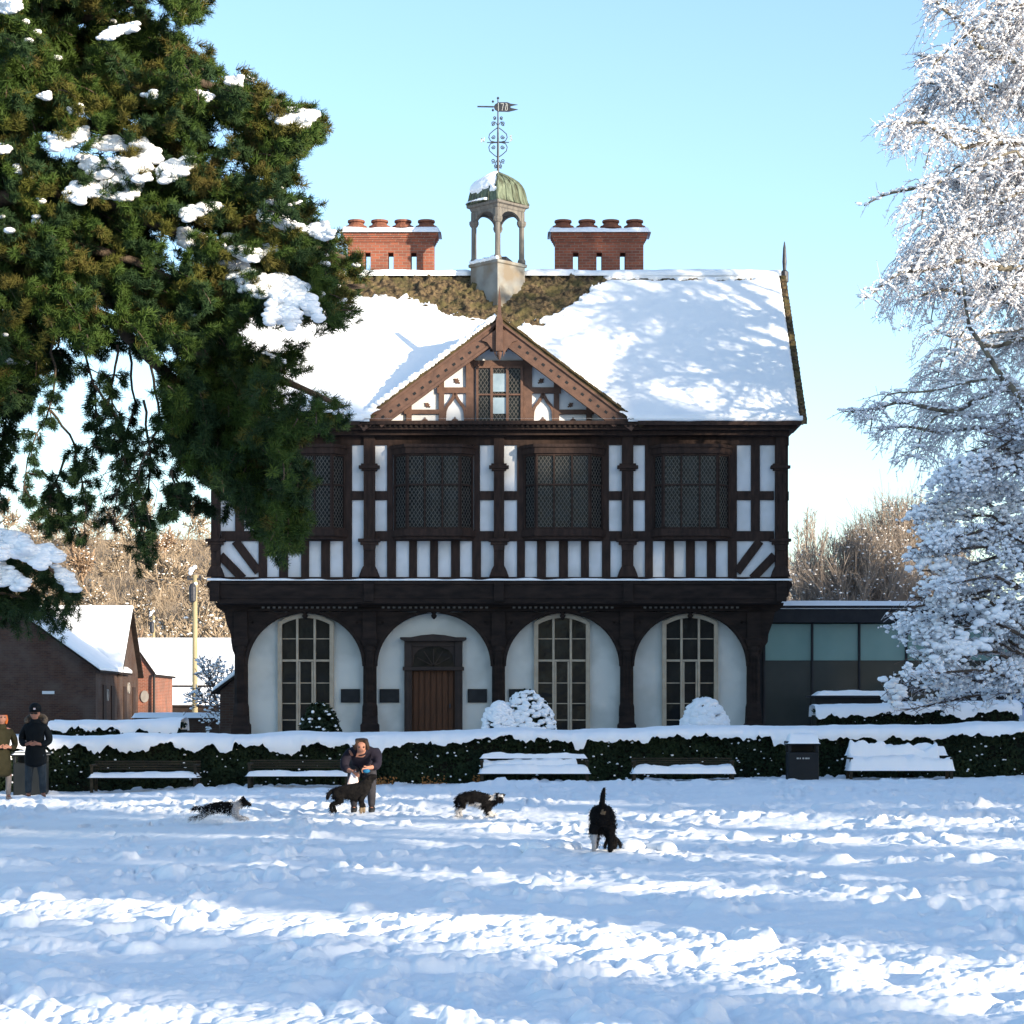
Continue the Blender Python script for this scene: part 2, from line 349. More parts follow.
for (x0, y0, x1, y1, st) in ((-4.5, 33, -.6, 30.2, .5), (-.4, 30, 1.1, 22.5, .42), (1.0, 21.4, 4.6, 12.0, .42), (-6.6, 29.8, -4.4, 30, .35), (5.5, 43, 2.0, 24, .62), (-2.2, 32, -3.0, 12, .62), (-8.5, 40.5, -2.6, 32.6, .6), (7.5, 34, -1.0, 14, .45), (-5.5, 24, 3.5, 17, .4), (8.5, 41, 1.2, 41.5, .6)):
    n_ = int(math.hypot(x1-x0, y1-y0)/st)
    for k in range(n_):
        u_ = k/n_; s_ = 1 if k % 2 else -1; PRINTS.append((x0+(x1-x0)*u_+s_*.10+_rp.uniform(-.07, .07)+.5*math.sin(u_*5+x0), y0+(y1-y0)*u_+_rp.uniform(-.1, .1), _rp.uniform(.07, .12)*(1.25 if st > .5 else .8)))
def add_prints(X, Y, Z):
    for (x, y, r) in PRINTS:
        m_ = (np.abs(X-x) < r*4) & (np.abs(Y-y) < r*5)
        if m_.any():
            d = np.hypot((X[m_]-x)/r, (Y[m_]-y)/(r*1.5)); Z[m_] += -.085*np.exp(-d**4)+.03*np.exp(-((d-1.5)/.45)**2)
    return Z
def build_ground():
    ya = 1/np.linspace(1/9.2, 1/48.0, 640)
    Ys = np.concatenate([[-400, -200, -100, -60, -40, -25, -15, -8, -2, 2, 5, 7, 8, 8.6], ya, [49, 50, 51, 53, 56, 60, 65, 70, 75, 80, 90, 100, 115, 130, 150, 170, 190, 215, 240, 270, 300, 330, 360, 390, 420, 500, 700, 1200, 2500]])
    nc = 620; u = np.linspace(-1, 1, nc)
    ext = 1.08**np.arange(1, 75)
    ext = (ext-1)/(ext[-1]-1)
    X = []
    for y in Ys:
        hw = .255*max(min(y, 300), 9)+1.0
        c = u*hw; e = hw+ext*(2200-hw)*1.0+np.arange(1, 75)*.02
        X.append(np.concatenate([-e[::-1], c, e]))
    X = np.array(X); Yg = np.repeat(Ys[:, None], X.shape[1], 1); Z = add_prints(X, Yg, ground_z(X, Yg))
    V = np.stack([X, Yg, Z], -1).reshape(-1, 3); r, c = X.shape
    i = np.arange(r*c).reshape(r, c); Fc = np.stack([i[:-1, :-1], i[:-1, 1:], i[1:, 1:], i[1:, :-1]], -1).reshape(-1, 4)
    yc = Yg[:-1, :-1].ravel()
    o = link_mesh('ground', np_mesh('ground', V, Fc, True, (yc > 172).astype(int)), [M['snow_field'], M['hill']]); tag(o, kind='structure')
build_ground()
def gnd(x, y): return float(ground_z(np.array([x]), np.array([y]))[0])
# ============================================================ timber framed house
Y0 = 60.0
def hx(px): return (px-CX)/36.0
def hz(py): return EYE+(HY-py)/36.0
GZ = .62
house = empty('timber_framed_house', (hx(499.5), Y0, GZ), 'black and white timber framed house on arches, snowy roof with cupola and brick chimneys', 'house')
XL, XR = hx(212), hx(787)
# --- plaster body (upper storey) and lower walls
m = MB(); m.box(XL+.06, XR-.06, Y0+.06, Y0+7.9, hz(600), hz(424)); m.build('plaster_wall', M['plaster'], house)
YW = 60.62     # recessed ground floor wall
def wx(px): return gx(px, YW)
def wz(py): return gz(py, YW)
m = MB(); m.box(gx(236, 60.6), gx(758, 60.6), YW, Y0+7.5, GZ-.3, hz(604)-.01); m.build('ground_floor_wall', M['render_wall'], house)
# --- timber frame
m = MB(); YA, YB = Y0, Y0+.09
def fb(x0, x1, y0, y1, p=0.0, back=.09): m.box(hx(x0), hx(x1), Y0-p, Y0+back, hz(y1), hz(y0))
rows = [(445, 491), (500, 531), (541, 577)]
fb(212, 787, 431.2, 445, .012); fb(212, 787, 577, 581, .02)
for a, b in ((221, 352), (375.2, 493.8), (504.2, 621.8), (633.2, 774)):
    fb(a, b, 531, 541, .006)
for x0, x1 in ((221, 258.5), (352, 363.8), (375.2, 387), (480, 493.8), (504.2, 517), (609, 621.8), (633.2, 645), (737, 774)):
    fb(x0, x1, 491, 500, .004)
for (x0, x1) in ((235, 244), (751, 760)): fb(x0, x1, 445, 531, 0)
# vertical studs either side of the windows
for x0, x1 in ((258.5, 266), (343.5, 352), (387, 393), (474, 480), (517, 524), (603, 609), (645, 654), (729, 737)):
    fb(x0, x1, 445, 531, .002)
whites = [(267, 279), (288, 301), (309, 321), (330, 343), (352, 364), None, (375.5, 387), (396, 409), (417, 430), (438, 451), (460, 472), (481, 493.8), None,
          (504.2, 517), (525, 537), (546, 559), (568, 581), (589, 602), (610.5, 621.8), None, (633.2, 645), (653, 665), (674, 686), (695, 707), (716, 728)]
fb(258.5, 267, 541, 577, 0)
for a, b in zip(whites, whites[1:]):
    if a and b: fb(a[1], b[0], 541, 577, 0)
fb(728, 737, 541, 577, 0)
for sgn, xa, xb in ((1, 737, 774), (-1, 258.5, 221)):
    for (p, q) in (((0, .86), (.62, 0)), ((.42, 1.04), (1.02, .40))):
        m.strip((hx(xa+(xb-xa)*p[0]), hz(541+36*p[1])), (hx(xa+(xb-xa)*q[0]), hz(541+36*q[1])), .24, Y0-.003, Y0+.085)
# side walls: plain studs and rails
for sx, xe in ((-1, XL), (1, XR)):
    for k in range(14):
        yy = Y0+.2+k*.57; m.box(xe-.06, xe+.06, yy, yy+.2, hz(590), hz(430))
    for za, zb in ((581, 577), (541, 531), (500, 491), (445, 431)): m.box(xe-.05, xe+.068, Y0+.1, Y0+7.85, hz(za), hz(zb))
m.build('timber_frame', M['oak'], house, bevel=.008)
# --- five carved posts
def post(cx, w, parent=house):
    m = MB(); a, b = hx(cx-w/2), hx(cx+w/2)
    m.box(a, b, Y0-.10, Y0+.12, hz(577), hz(432))
    def collar(y0, y1, e, p): m.box(a-e, b+e, Y0-p, Y0+.03, hz(y1), hz(y0))
    for (y0, y1, e, p) in ((464, 466, .07, .16), (466, 469, .13, .2), (469, 471, .06, .15), (539, 542, .15, .2), (542, 545, .09, .16), (432, 437, .08, .2)): collar(y0, y1, e, p)
    m.prism([(a-.02, hz(545)), (b+.02, hz(545)), (b, hz(551)), (a, hz(551))], Y0-.14, Y0+.02)
    m.prism([(a, hz(566)), (b, hz(566)), (b+.06, hz(570)), (b+.13, hz(577)), (a-.13, hz(577)), (a-.06, hz(570))], Y0-.17, Y0+.02)
    for k in (-1, 1): m.box((a+b)/2+k*.07-.012, (a+b)/2+k*.07+.012, Y0-.115, Y0-.09, hz(536), hz(473))
    m.build('carved_post', M['oak'], parent, bevel=.006)
for cx, w_ in ((216, 9), (369.5, 11.4), (499, 10.4), (627.5, 11.4), (780, 10)): post(cx, w_)
# --- jetty beam with moulded ends
m = MB(); ends = lambda s, x: [(x, hz(580)), (x+s*.20, hz(582.5)), (x+s*.22, hz(586)), (x+s*.14, hz(590)), (x+s*.12, hz(596)), (x, hz(600)), (x-s*.12, hz(604))]
R_ = ends(1, XR-.10); L_ = ends(-1, XL+.10)
m.prism(R_+L_[::-1], Y0-.26, Y0+.5)
m.box(hx(222), hx(778), Y0-.30, Y0-.26, hz(585), hz(582)); m.box(hx(222), hx(778), Y0-.29, Y0-.255, hz(599), hz(596.5))
for px in (216, 369.5, 499, 627.5, 780): m.box(hx(px-5), hx(px+5), Y0-.34, Y0-.24, hz(602), hz(582.6))
for sx in (-1, 1):
    xe = XR-.1 if sx > 0 else XL+.1
    m.box(xe, xe+sx*.16, Y0+.5, Y0+7.6, hz(599), hz(582))
m.build('jetty_beam', M['oak_dark'], house, bevel=.01)
m = MB(); n = 240
Vv = []
for i in range(n+1):
    x = XL-.1+(XR-XL+.2)*i/n; t = .035+.03*float(vnoise(x*2.2, 3.3)); Vv += [(x, Y0-.30, hz(581)-.004), (x, Y0-.31, hz(581)+t*.7), (x, Y0-.15, hz(581)+t+.02), (x, Y0-.101, hz(581)+t*.7)]
Fc = [(4*i+k, 4*i+4+k, 4*i+5+k, 4*i+1+k) for i in range(n) for k in range(3)]
m.add(Vv, Fc); sn = m.build('snow_strip', M['snow'], house, smooth_=True)
# lower frieze and spandrels
YS = 60.22
def sx_(px): return gx(px, YS)
def sz_(py): return gz(py, YS)
m = MB(); m.box(sx_(222), sx_(778), YS+.02, YS+.36, sz_(611), hz(599.9)); m.box(sx_(240), sx_(756), YS-.06, YS+.02, sz_(606.5), sz_(603)); m.box(sx_(248), sx_(750), YS-.03, YS+.02, sz_(611), sz_(608.6))
m.build('frieze_beam', M['oak_dark'], house, bevel=.006)
m = MB()
for k in range(88):
    x = sx_(262+k*5.45)
    if min(abs(262+k*5.45-c) for c in (369, 499, 627)) > 12: m.box(x, x+.075, YS-.055, YS-.028, sz_(608.5), sz_(606.6))
m.build('dentil_course', M['grey_oak'], house)
arches = [(247, 362), (377, 490.5), (506, 619.5), (634.5, 747)]
cols = [240.5, 369.5, 498.5, 627, 754]
for ai, (a, b) in enumerate(arches):
    c = (a+b)/2; hw = (b-a)/2
    for s in (-1, 1):
        edge = c+s*(hw+6.5)
        pts = [(sx_(edge), sz_(610.5))]
        for k in range(19):
            t = k/18*math.pi/2; pts.append((sx_(c+s*hw*math.sin(t)), sz_(666-53*math.cos(t)) if k else sz_(612.9)))
        pts.append((sx_(edge), sz_(668)))
        m = MB(); m.prism(pts, YS+.06, YS+.24)
        # raised rim along the arch
        for k in range(18):
            t0, t1 = k/18*math.pi/2, (k+1)/18*math.pi/2
            p = (sx_(c+s*(hw+1.4)*math.sin(t0)), sz_(665-54.2*math.cos(t0))); q = (sx_(c+s*(hw+1.4)*math.sin(t1)), sz_(665-54.2*math.cos(t1)))
            m.strip(p, q, .075, YS+.02, YS+.07)
        # carved leaf in the spandrel
        for rr, tt in ((.20, .6), (.14, 1.1), (.17, .1)):
            cx_, cz_ = sx_(c+s*(hw-6)), sz_(622); m.strip((cx_, cz_), (cx_+s*rr*math.cos(tt), cz_-rr*math.sin(tt)+.05), .07, YS+.03, YS+.065, .02)
        m.build('arch_brace', M['oak_dark'], house, bevel=.006)
    m = MB(); m.lathe((sx_(c), YS+.14, sz_(619)), [(.015, 0), (.07, .06), (.085, .1), (.05, .14), (.08, .19), (.08, .24)], 10); m.build('hanging_boss', M['oak_dark'], house, smooth_=True)
# columns
for i, c in enumerate(cols):
    x = sx_(c); y = YS+.18; m = MB(); q = R(45)
    m.lathe((x, y, GZ-.1), [(.36, 0), (.36, .75), (.30, .80), (.29, 1.0)], 4, q)
    m.lathe((x, y, GZ), [(.235, .9), (.225, 1.15), (.20, 1.25), (.195, sz_(652)-GZ), (.23, sz_(650)-GZ), (.23, sz_(648)-GZ), (.20, sz_(646)-GZ)], 8, R(22.5))
    m.lathe((x, y, sz_(646.5)), [(.24, 0), (.30, .12), (.33, .2), (.27, .25), (.27, sz_(611)-sz_(646.5)-.01)], 4, q)
    for k in (-.09, 0, .09): m.box(x+k-.014, x+k+.014, y-.205, y-.18, GZ+1.3, sz_(656))
    m.build('column', M['oak_dark'], house, bevel=.008)
for s, c, e in ((-1, 240.5, 213), (1, 754, 786)):
    x0 = sx_(c)+s*.17; xe = sx_(e); pts = [(x0, sz_(602.5)), (xe-s*.05, sz_(602.5)), (xe-s*.08, sz_(607)), (xe-s*.30, sz_(612)), (xe-s*.36, sz_(622)), (xe-s*.48, sz_(634)), (xe-s*.5, sz_(642)), (x0+s*.06, sz_(650)), (x0, sz_(655))]
    m = MB(); m.prism(pts, YS+.05, YS+.33); m.build('corner_bracket', M['oak_dark'], house, bevel=.01)
# --- ground floor windows
def arch_y(px, c, hw, top, drop): return top+drop*((px-c)/hw)**2
def ground_window(c):
    hw = 28; Yf = YW-.05; g = lambda p: gx(p, Yf); z = lambda p: gz(p, Yf)
    top, drop, bot = 613.5, 9, 736
    def outline(inset, base):
        h = hw-inset; pts = [(g(c-h), z(base)), (g(c+h), z(base))]
        for k in range(13):
            p = c+h-2*h*k/12; pts.append((g(p), z(arch_y(p, c, hw, top+inset*1.05, drop))))
        return pts
    fr = MB(); O = outline(0, bot); I = outline(4.2, bot-3); n = len(O)
    for i in range(n):
        j = (i+1) % n; a, b, c2, d = O[i], O[j], I[j], I[i]
        fr.hexa([(a[0], Yf-.09, a[1]), (b[0], Yf-.09, b[1]), (c2[0], Yf-.09, c2[1]), (d[0], Yf-.09, d[1]), (a[0], Yf+.08, a[1]), (b[0], Yf+.08, b[1]), (c2[0], Yf+.08, c2[1]), (d[0], Yf+.08, d[1])][0:4] and
                [(a[0], Yf-.09, a[1]), (b[0], Yf-.09, b[1]), (b[0], Yf+.08, b[1]), (a[0], Yf+.08, a[1]), (d[0], Yf-.09, d[1]), (c2[0], Yf-.09, c2[1]), (c2[0], Yf+.08, c2[1]), (d[0], Yf+.08, d[1])])
    w_ = MB(); w_.prism(outline(2, bot), Yf+.03, Yf+.045)
    win = w_.build('ground_floor_window', M['glass'], house)
    fr.build('window_frame', M['stone'], win)
    mu = MB()
    for p in (c-8.6, c+8.8): mu.box(g(p-1.2), g(p+1.2), Yf-.05, Yf+.03, z(bot-3), z(arch_y(p, c, hw, top+3.2, drop)))
    mu.box(g(c-24), g(c+24), Yf-.045, Yf+.028, z(661.7), z(659.5))
    mu.build('mullion', M['stone'], win, bevel=.01)
    gb = MB()
    for y in (638.8, 683, 703.5, 720): gb.box(g(c-24), g(c+24), Yf+.0, Yf+.029, z(y+.45), z(y-.45))
    for (xa, xb) in ((c-7.2, c-5.6), (c+5.6, c+7.3)): gb.box(g(xa), g(xb), Yf-.03, Yf+.029, z(bot-3), z(662))
    gb.build('glazing_bar', M['stone'], win)
for c in (306, 562, 690): ground_window(c)
# --- door
Yd = YW-.06; g = lambda p: gx(p, Yd); z = lambda p: gz(p, Yd)
dm = MB(); dm.box(g(412), g(455), Yd+.02, Yd+.05, GZ+.02, z(668))
for k in range(7): dm.box(g(413.5+k*5.9), g(418+k*5.9), Yd-.015, Yd+.02, GZ+.1, z(671))
dr = dm.build('door', M['door'], house, bevel=.005)
hd = MB(); hd.tube([(g(450), Yd-.05, z(708)), (g(450), Yd-.07, z(706)), (g(450), Yd-.05, z(704))], .02, 6); hd.build('door_handle', M['iron'], dr)
fm = MB()
for a, b in ((404.5, 412), (455, 462.5)):
    fm.box(g(a), g(b), Yd-.14, Yd+.05, GZ, z(641)); fm.box(g(a+2), g(b-2), Yd-.165, Yd-.13, GZ+.3, z(672))
fm.box(g(403), g(464), Yd-.2, Yd+.05, z(670.5), z(666.8)); fm.box(g(412), g(455), Yd-.10, Yd+.05, z(646.5), z(641))
pts = [(g(400.5), z(639.5)), (g(400.5), z(637.5)), (g(411), z(637.5)), (g(422), z(635.4)), (g(433.5), z(634.4)), (g(445), z(635.4)), (g(456), z(637.5)), (g(466.5), z(637.5)), (g(466.5), z(639.5)), (g(462.5), z(641.2)), (g(404.5), z(641.2))]
fm.prism(pts, Yd-.26, Yd+.05)
fm.build('door_surround', M['doorframe'], house, bevel=.008)
fl = MB(); fl.box(g(412), g(455), Yd+.01, Yd+.04, z(666.8), z(646.4)); fo = fl.build('fanlight', M['glass'], house)
fm = MB()
for s in (-1, 1):
    P = [(g(433.5+s*21.5), z(646.5)), (g(433.5), z(646.5)), (g(433.5+s*8), z(647.4)), (g(433.5+s*15), z(650)), (g(433.5+s*19), z(655)), (g(433.5+s*20.5), z(666)), (g(433.5+s*21.5), z(666))]
    fm.prism(P, Yd-.06, Yd+.02)
for k in range(1, 6):
    t = math.pi*k/6; fm.strip((g(433.5), z(666)), (g(433.5+19*math.cos(t)), z(666-17*math.sin(t))), .03, Yd-.02, Yd+.005)
fm.build('fanlight_tracery', M['doorframe'], fo)
st = MB(); st.box(g(402), g(465), Yd-.7, Yd-.1, GZ-.05, GZ+.13); st.build('doorstep', M['stone'], house)
# --- wall plaques
for a, b in ((341, 360), (379.8, 399.3), (467.7, 487), (509, 528)):
    m = MB(); m.box(wx(a), wx(b), YW-.06, YW, wz(702.6), wz(689)); m.box(wx(a+1), wx(b-1), YW-.075, YW-.055, wz(701.6), wz(690)); m.build('wall_plaque', M['plaque'], house, bevel=.004)
# --- oriel windows
def lattice(mb, P0, P1, u0, u1, z0, z1, d, du=.105, sl=1.55, w_=.007):
    L = u1-u0; H = z1-z0; dx, dy = P1[0]-P0[0], P1[1]-P0[1]; l = math.hypot(dx, dy); dx /= l; dy /= l; nx, ny = dy, -dx
    for s in (1, -1):
        k = -int(H/sl/du)-2
        while k*du < L+H/sl+du:
            c = k*du; k += 1; pts = []
            # line u = c + s*z/sl  (z from 0..H)
            base = c if s > 0 else c
            za, zb = 0.0, H
            f = (lambda zz: base+zz/sl) if s > 0 else (lambda zz: base-zz/sl)
            lo, hi = 0.0, H
            if s > 0: lo = max(lo, (0-base)*sl); hi = min(hi, (L-base)*sl)
            else: lo = max(lo, (base-L)*sl); hi = min(hi, base*sl)
            if hi-lo < .02: continue
            ua, ub = u0+f(lo), u0+f(hi); za, zb = z0+lo, z0+hi
            q = lambda u, zz, dd: (P0[0]+dx*u+nx*dd, P0[1]+dy*u+ny*dd, zz)
            w2 = w_*1.2
            mb.add([q(ua-w2, za, d), q(ua+w2, za, d), q(ub+w2, zb, d), q(ub-w2, zb, d), q(ua-w2, za, d-.006), q(ua+w2, za, d-.006), q(ub+w2, zb, d-.006), q(ub-w2, zb, d-.006)],
                   [(0, 1, 2, 3), (7, 6, 5, 4), (0, 4, 5, 1), (3, 2, 6, 7), (0, 3, 7, 4), (1, 5, 6, 2)])
def flatwin(fr, gl, ld, P0, P1, z0, z1, nl, trans, e=.05, mw=.045):
    l = math.hypot(P1[0]-P0[0], P1[1]-P0[1])
    gl.obox(P0, P1, .01, l-.01, z0, z1, -.05, -.035)
    us = [i*l/nl for i in range(nl+1)]
    for i, u in enumerate(us):
        ww = e if i in (0, nl) else mw; uc = min(max(u, ww/2), l-ww/2); fr.obox(P0, P1, uc-ww/2, uc+ww/2, z0, z1, -.06, .02)
    for (zz, h) in [(z0+.03, .06), (z1-.03, .06)]+[(t, .045) for t in trans]: fr.obox(P0, P1, .012, l-.012, zz-h/2, zz+h/2, -.055, .012)
    zs = [z0+.05]+sorted(trans)+[z1-.05]
    for i in range(nl):
        for a, b in zip(zs, zs[1:]): lattice(ld, P0, P1, us[i]+.03, us[i+1]-.03, a, b, -.03)
def oriel(f0, f1, c0, c1):
    yf = Y0-.38; q = 36*Y0/yf
    A = (hx(c0), Y0-.01); B = (gx(f0, yf), yf); C = (gx(f1, yf), yf); D = (hx(c1), Y0-.01); z0, z1 = hz(530.5), hz(455)
    fr, gl, ld = MB(), MB(), MB(); tr = [hz(486)]
    flatwin(fr, gl, ld, A, B, z0, z1, 1, tr); flatwin(fr, gl, ld, B, C, z0, z1, 3, tr); flatwin(fr, gl, ld, C, D, z0, z1, 1, tr)
    w_ = gl.build('oriel_window', M['glass'], house); fr.build('window_frame', M['oak'], w_, bevel=.004); ld.build('lead_lattice', M['lead'], w_)
    s = MB(); e = .08
    def slab(za, zb, e):
        P = [(A[0]-e, Y0), (B[0]-e*.6, B[1]-e), (C[0]+e*.6, C[1]-e), (D[0]+e, Y0)]
        s.add([(x, y, za) for x, y in P]+[(x, y, zb) for x, y in P], [(0, 1, 2, 3)[::-1], (4, 5, 6, 7), (0, 1, 5, 4), (1, 2, 6, 5), (2, 3, 7, 6), (3, 0, 4, 7)])
    slab(hz(537), hz(530.5)+.002, .09); slab(hz(540), hz(537), .02); s.build('window_sill', M['oak'], w_)
    s = MB(); slab(hz(455)-.002, hz(449), .07); slab(hz(449), hz(446), .12); s.build('window_head', M['oak'], w_)
for a in ((279.5, 332, 267, 345), (407, 460, 394, 473), (536, 590, 524, 603), (663, 718, 653.5, 729.5)): oriel(*a)
# --- cornice
YC = 59.35
cxp = lambda p: gx(p, YC)
czp = lambda p: gz(p, YC)
xl, xr = -8.60, cxp(802)
m = MB()
m.box(xl, xr, YC-.03, Y0+.3, czp(424.5), czp(420.6)); m.box(xl+.12, xr-.12, YC+.1, Y0+.3, czp(429), czp(424.5)-.002); m.box(xl+.30, xr-.30, YC+.34, Y0+.28, czp(433.5), czp(429)-.002)
for sx in (-1, 1):
    xe = xr if sx > 0 else xl
    m.box(xe-sx*.5, xe-sx*.02, Y0+.3, Y0+8.3, czp(424.5), czp(420.6))
m.build('cornice', M['oak'], house, bevel=.01)
m = MB()
for k in range(52):
    p = 362+k*5.3; m.box(cxp(p), cxp(p+2.6), YC+.04, YC+.1, czp(427), czp(424.4))
m.build('dentil_course', M['oak_dark'], house)
# --- main roof
YE, ZE = 59.22, gz(420.5, 59.22); YR = 63.9; ZR = gz(271.5, YR)-.12
RL, RR = -8.68, 7.99; SL = math.hypot(YR-YE, ZR-ZE); ny_, nz_ = -(ZR-ZE)/SL, (YR-YE)/SL
BARE = [(300, 292), (345, 294), (380, 297), (405, 300), (430, 309), (455, 316), (480, 323), (500, 327), (520, 327), (545, 322), (562, 313), (575, 301), (588, 291), (602, 284.5), (640, 282), (690, 281), (700, 277), (760, 276), (830, 276)]
bx_ = [b[0] for b in BARE]; by_ = [b[1] for b in BARE]
GA = (gx(498.8, 59.42), gz(318.5, 59.42)); GB = (gx(637.5, 59.42)-GA[0], GA[1]-gz(423, 59.42)); GK = GB[1]/GB[0]
def under_gable(Xv, Zv, m_=.02): return (GA[1]-np.abs(Xv-GA[0])*GK-m_ > Zv)
def roof_grid(nx, ns, t0=0.0, t1=1.0):
    x = np.linspace(RL, RR, nx); t = np.linspace(t0, t1, ns); T, Xg = np.meshgrid(t, x, indexing='ij')
    return Xg, T, YE+(YR-YE)*T, ZE+(ZR-ZE)*T
Xg, T, Yg, Zg = roof_grid(420, 170)
row = (T*SL/.16); step = (1-(row-np.floor(row)))*.05
moss = np.clip(fbm(Xg*4.5, T*SL*4.5, 3.3, 3), 0, 1)*.18+np.clip(vnoise(Xg*7, T*SL*8, 1.3), 0, 1)*.11
PXr = CX+F*Xg/Yg; PYr = HY-(Zg-EYE)*F/Yg; inb = smooth(6, 0, PYr-np.interp(PXr, bx_, by_))*smooth(612, 598, PXr)
hgt = step+moss*inb-.02*((Xg*3.1+np.floor(row)*.5) % 1 < .12)
def grid_obj(name, Xg, Yg, Zg, mt, parent=house, sm=True, cut=None):
    r, c = Xg.shape; i = np.arange(r*c).reshape(r, c)
    Fc = np.stack([i[:-1, :-1], i[:-1, 1:], i[1:, 1:], i[1:, :-1]], -1).reshape(-1, 4)
    if cut is not None: k_ = cut.ravel(); Fc = Fc[~k_[Fc].all(axis=1)]
    me = np_mesh(name, np.stack([Xg, Yg, Zg], -1).reshape(-1, 3), Fc, sm); return link_mesh(name, me, mt, parent)
roof = grid_obj('roof', Xg, Yg+ny_*hgt, Zg+nz_*hgt, M['tile'], house, False, under_gable(Xg, Zg, .12))
m = MB()
YT = YE+(YR-YE)*((GA[1]-ZE)/(ZR-ZE)); ZT = ZE+(ZR-ZE)*((YT-YE)/(YR-YE))
for xa, xb in ((RL, GA[0]-GB[0]), (GA[0]+GB[0], RR)): m.prism_x([(YE, ZE-.004), (YR, ZR-.004), (YR, ZR-.22), (YE, ZE-.12)], xa, xb)
m.prism_x([(YT, ZT-.004), (YR, ZR-.004), (YR, ZR-.22), (YT, ZT-.2)], GA[0]-GB[0], GA[0]+GB[0]); m.prism_x([(YR, ZR-.004), (YR+4.7, ZE-.004), (YR+4.7, ZE-.12), (YR, ZR-.22)], RL, RR)
m.prism_x([(Y0+.1, ZE-.1), (YR, ZR-.2), (Y0+7.8, ZE-.1)], XR-.2, XR-.02); m.prism_x([(Y0+.1, ZE-.1), (YR, ZR-.2), (Y0+7.8, ZE-.1)], XL+.02, XL+.2)
m.build('roof_deck', M['oak'], roof)
# stepped tile ends along both verges
for (xa, xb) in ((RR-.05, RR+.10), (RL-.10, RL+.05)):
  m = MB()
  for k in range(40):
    t = k/40; yy, zz = YE+(YR-YE)*t, ZE+(ZR-ZE)*t; dy, dz = (YR-YE)/40, (ZR-ZE)/40
    if 1:
        o = .03+random.uniform(0, .07)
        m.hexa([(xa, yy, zz-.1), (xb, yy, zz-.1), (xb, yy+dy, zz+dz-.1), (xa, yy+dy, zz+dz-.1), (xa, yy+ny_*o, zz+nz_*o+.03), (xb, yy+ny_*o, zz+nz_*o+.03), (xb, yy+dy+ny_*o*.3, zz+dz+nz_*o*.3), (xa, yy+dy+ny_*o*.3, zz+dz+nz_*o*.3)])
  m.build('verge_tiles', M['tile'], roof)
Xg, T, Yg, Zg = roof_grid(560, 200, 0, 1.0)
X_in = smooth(RR-.02, RR-.16, Xg)*smooth(RL+.02, RL+.16, Xg)
PX = CX+F*Xg/Yg; PY = HY-(Zg-EYE)*F/Yg
nb = fbm(Xg*2.6, T*SL*2.6, 8.8, 4)*9+fbm(Xg*9, T*SL*9, 2.2, 2)*4
lower = np.interp(PX, bx_, by_)
mask = smooth(-.8, 1.8, PY-lower+nb*.8)                 # 1 below the bare band
thin = np.where(PX > 640, smooth(-.2, .9, fbm(Xg*3, T*SL*6, 4.1, 3)+.62), 0)
strip_ = smooth(1.9, .9, np.abs(PY-281.2+nb*.12))*smooth(.15, -.15, fbm(Xg*1.6, T*SL*2, 6.1, 4)+(PX-700)/110.)*(PX > 596)
mask = np.where(PX > 596, np.maximum(mask, smooth(596, 612, PX)), mask)*(1-strip_)
edge = smooth(0, .012, T)
th = .10+.04*fbm(Xg*.5, T*SL*.5, 2.0, 2)+.012*fbm(Xg*4, T*SL*4, 3, 3)+.03*np.exp(-((T*SL-.1)/.15)**2)
hs = -.06+(th+.06+hgt.max()*.0)*mask*X_in
hs = hs*edge+(-.03)*(1-edge)
Yg2 = Yg+ny_*hs; Zg2 = Zg+nz_*hs
sn = grid_obj('roof_snow', Xg, Yg2, Zg2, M['snow'], roof, True, under_gable(Xg, Zg, .12))
# ridge roll of snow and back slope
xs = np.linspace(RL+.03, RR-.05, 300); a = np.linspace(-.25, math.pi+.2, 12); A_, Xs = np.meshgrid(a, xs, indexing='ij')
rr = .17+.035*fbm(Xs*.8, 3.1, 0, 3)+.012*vnoise(Xs*5, A_*2)
gap = smooth(.55, .95, np.abs(Xs-(-.43))); rr = rr*(.3+.7*gap)
grid_obj('ridge_snow', Xs, YR-np.cos(A_)*rr*1.25, ZR+.0+np.sin(A_)*rr, M['snow'], roof)
m = MB(); m.add([(RL, YR, ZR+.02), (RR, YR, ZR+.02), (RR, YR+4.75, ZE-.05+.1), (RL, YR+4.75, ZE+.05)], [(0, 1, 2, 3)]); m.build('back_roof_snow', M['snow'], roof)
# finial spike at the right hand end
m = MB(); xf = gx(784.5, YR); zf = gz(272, YR); m.lathe((xf, YR, zf-.3), [(.12, 0), (.12, .3), (.05, .36), (.065, .6), (.045, 1.0), (.012, 1.2)], 8); m.build('ridge_finial', M['iron'], house)
m = MB(); xf = -8.55; m.lathe((xf, YR, zf-.3), [(.12, 0), (.12, .3), (.05, .36), (.065, .6), (.045, 1.0), (.012, 1.2)], 8); m.build('ridge_finial', M['iron'], house)
# eaves snow lip
xs = np.linspace(RL, RR-.02, 420); a = np.linspace(-2.0, 1.6, 9); A_, Xs = np.meshgrid(a, xs, indexing='ij')
rr = .075+.02*fbm(Xs*2.1, 4.4, 0, 3); lip = (Xs > -3.9) & (Xs < 3.25)
rr = np.where((Xs > -4.05) & (Xs < 3.35), .001, rr)
grid_obj('eaves_snow', Xs, YE+.02-np.cos(A_)*rr, ZE+.06+np.sin(A_)*rr, M['snow'], roof)
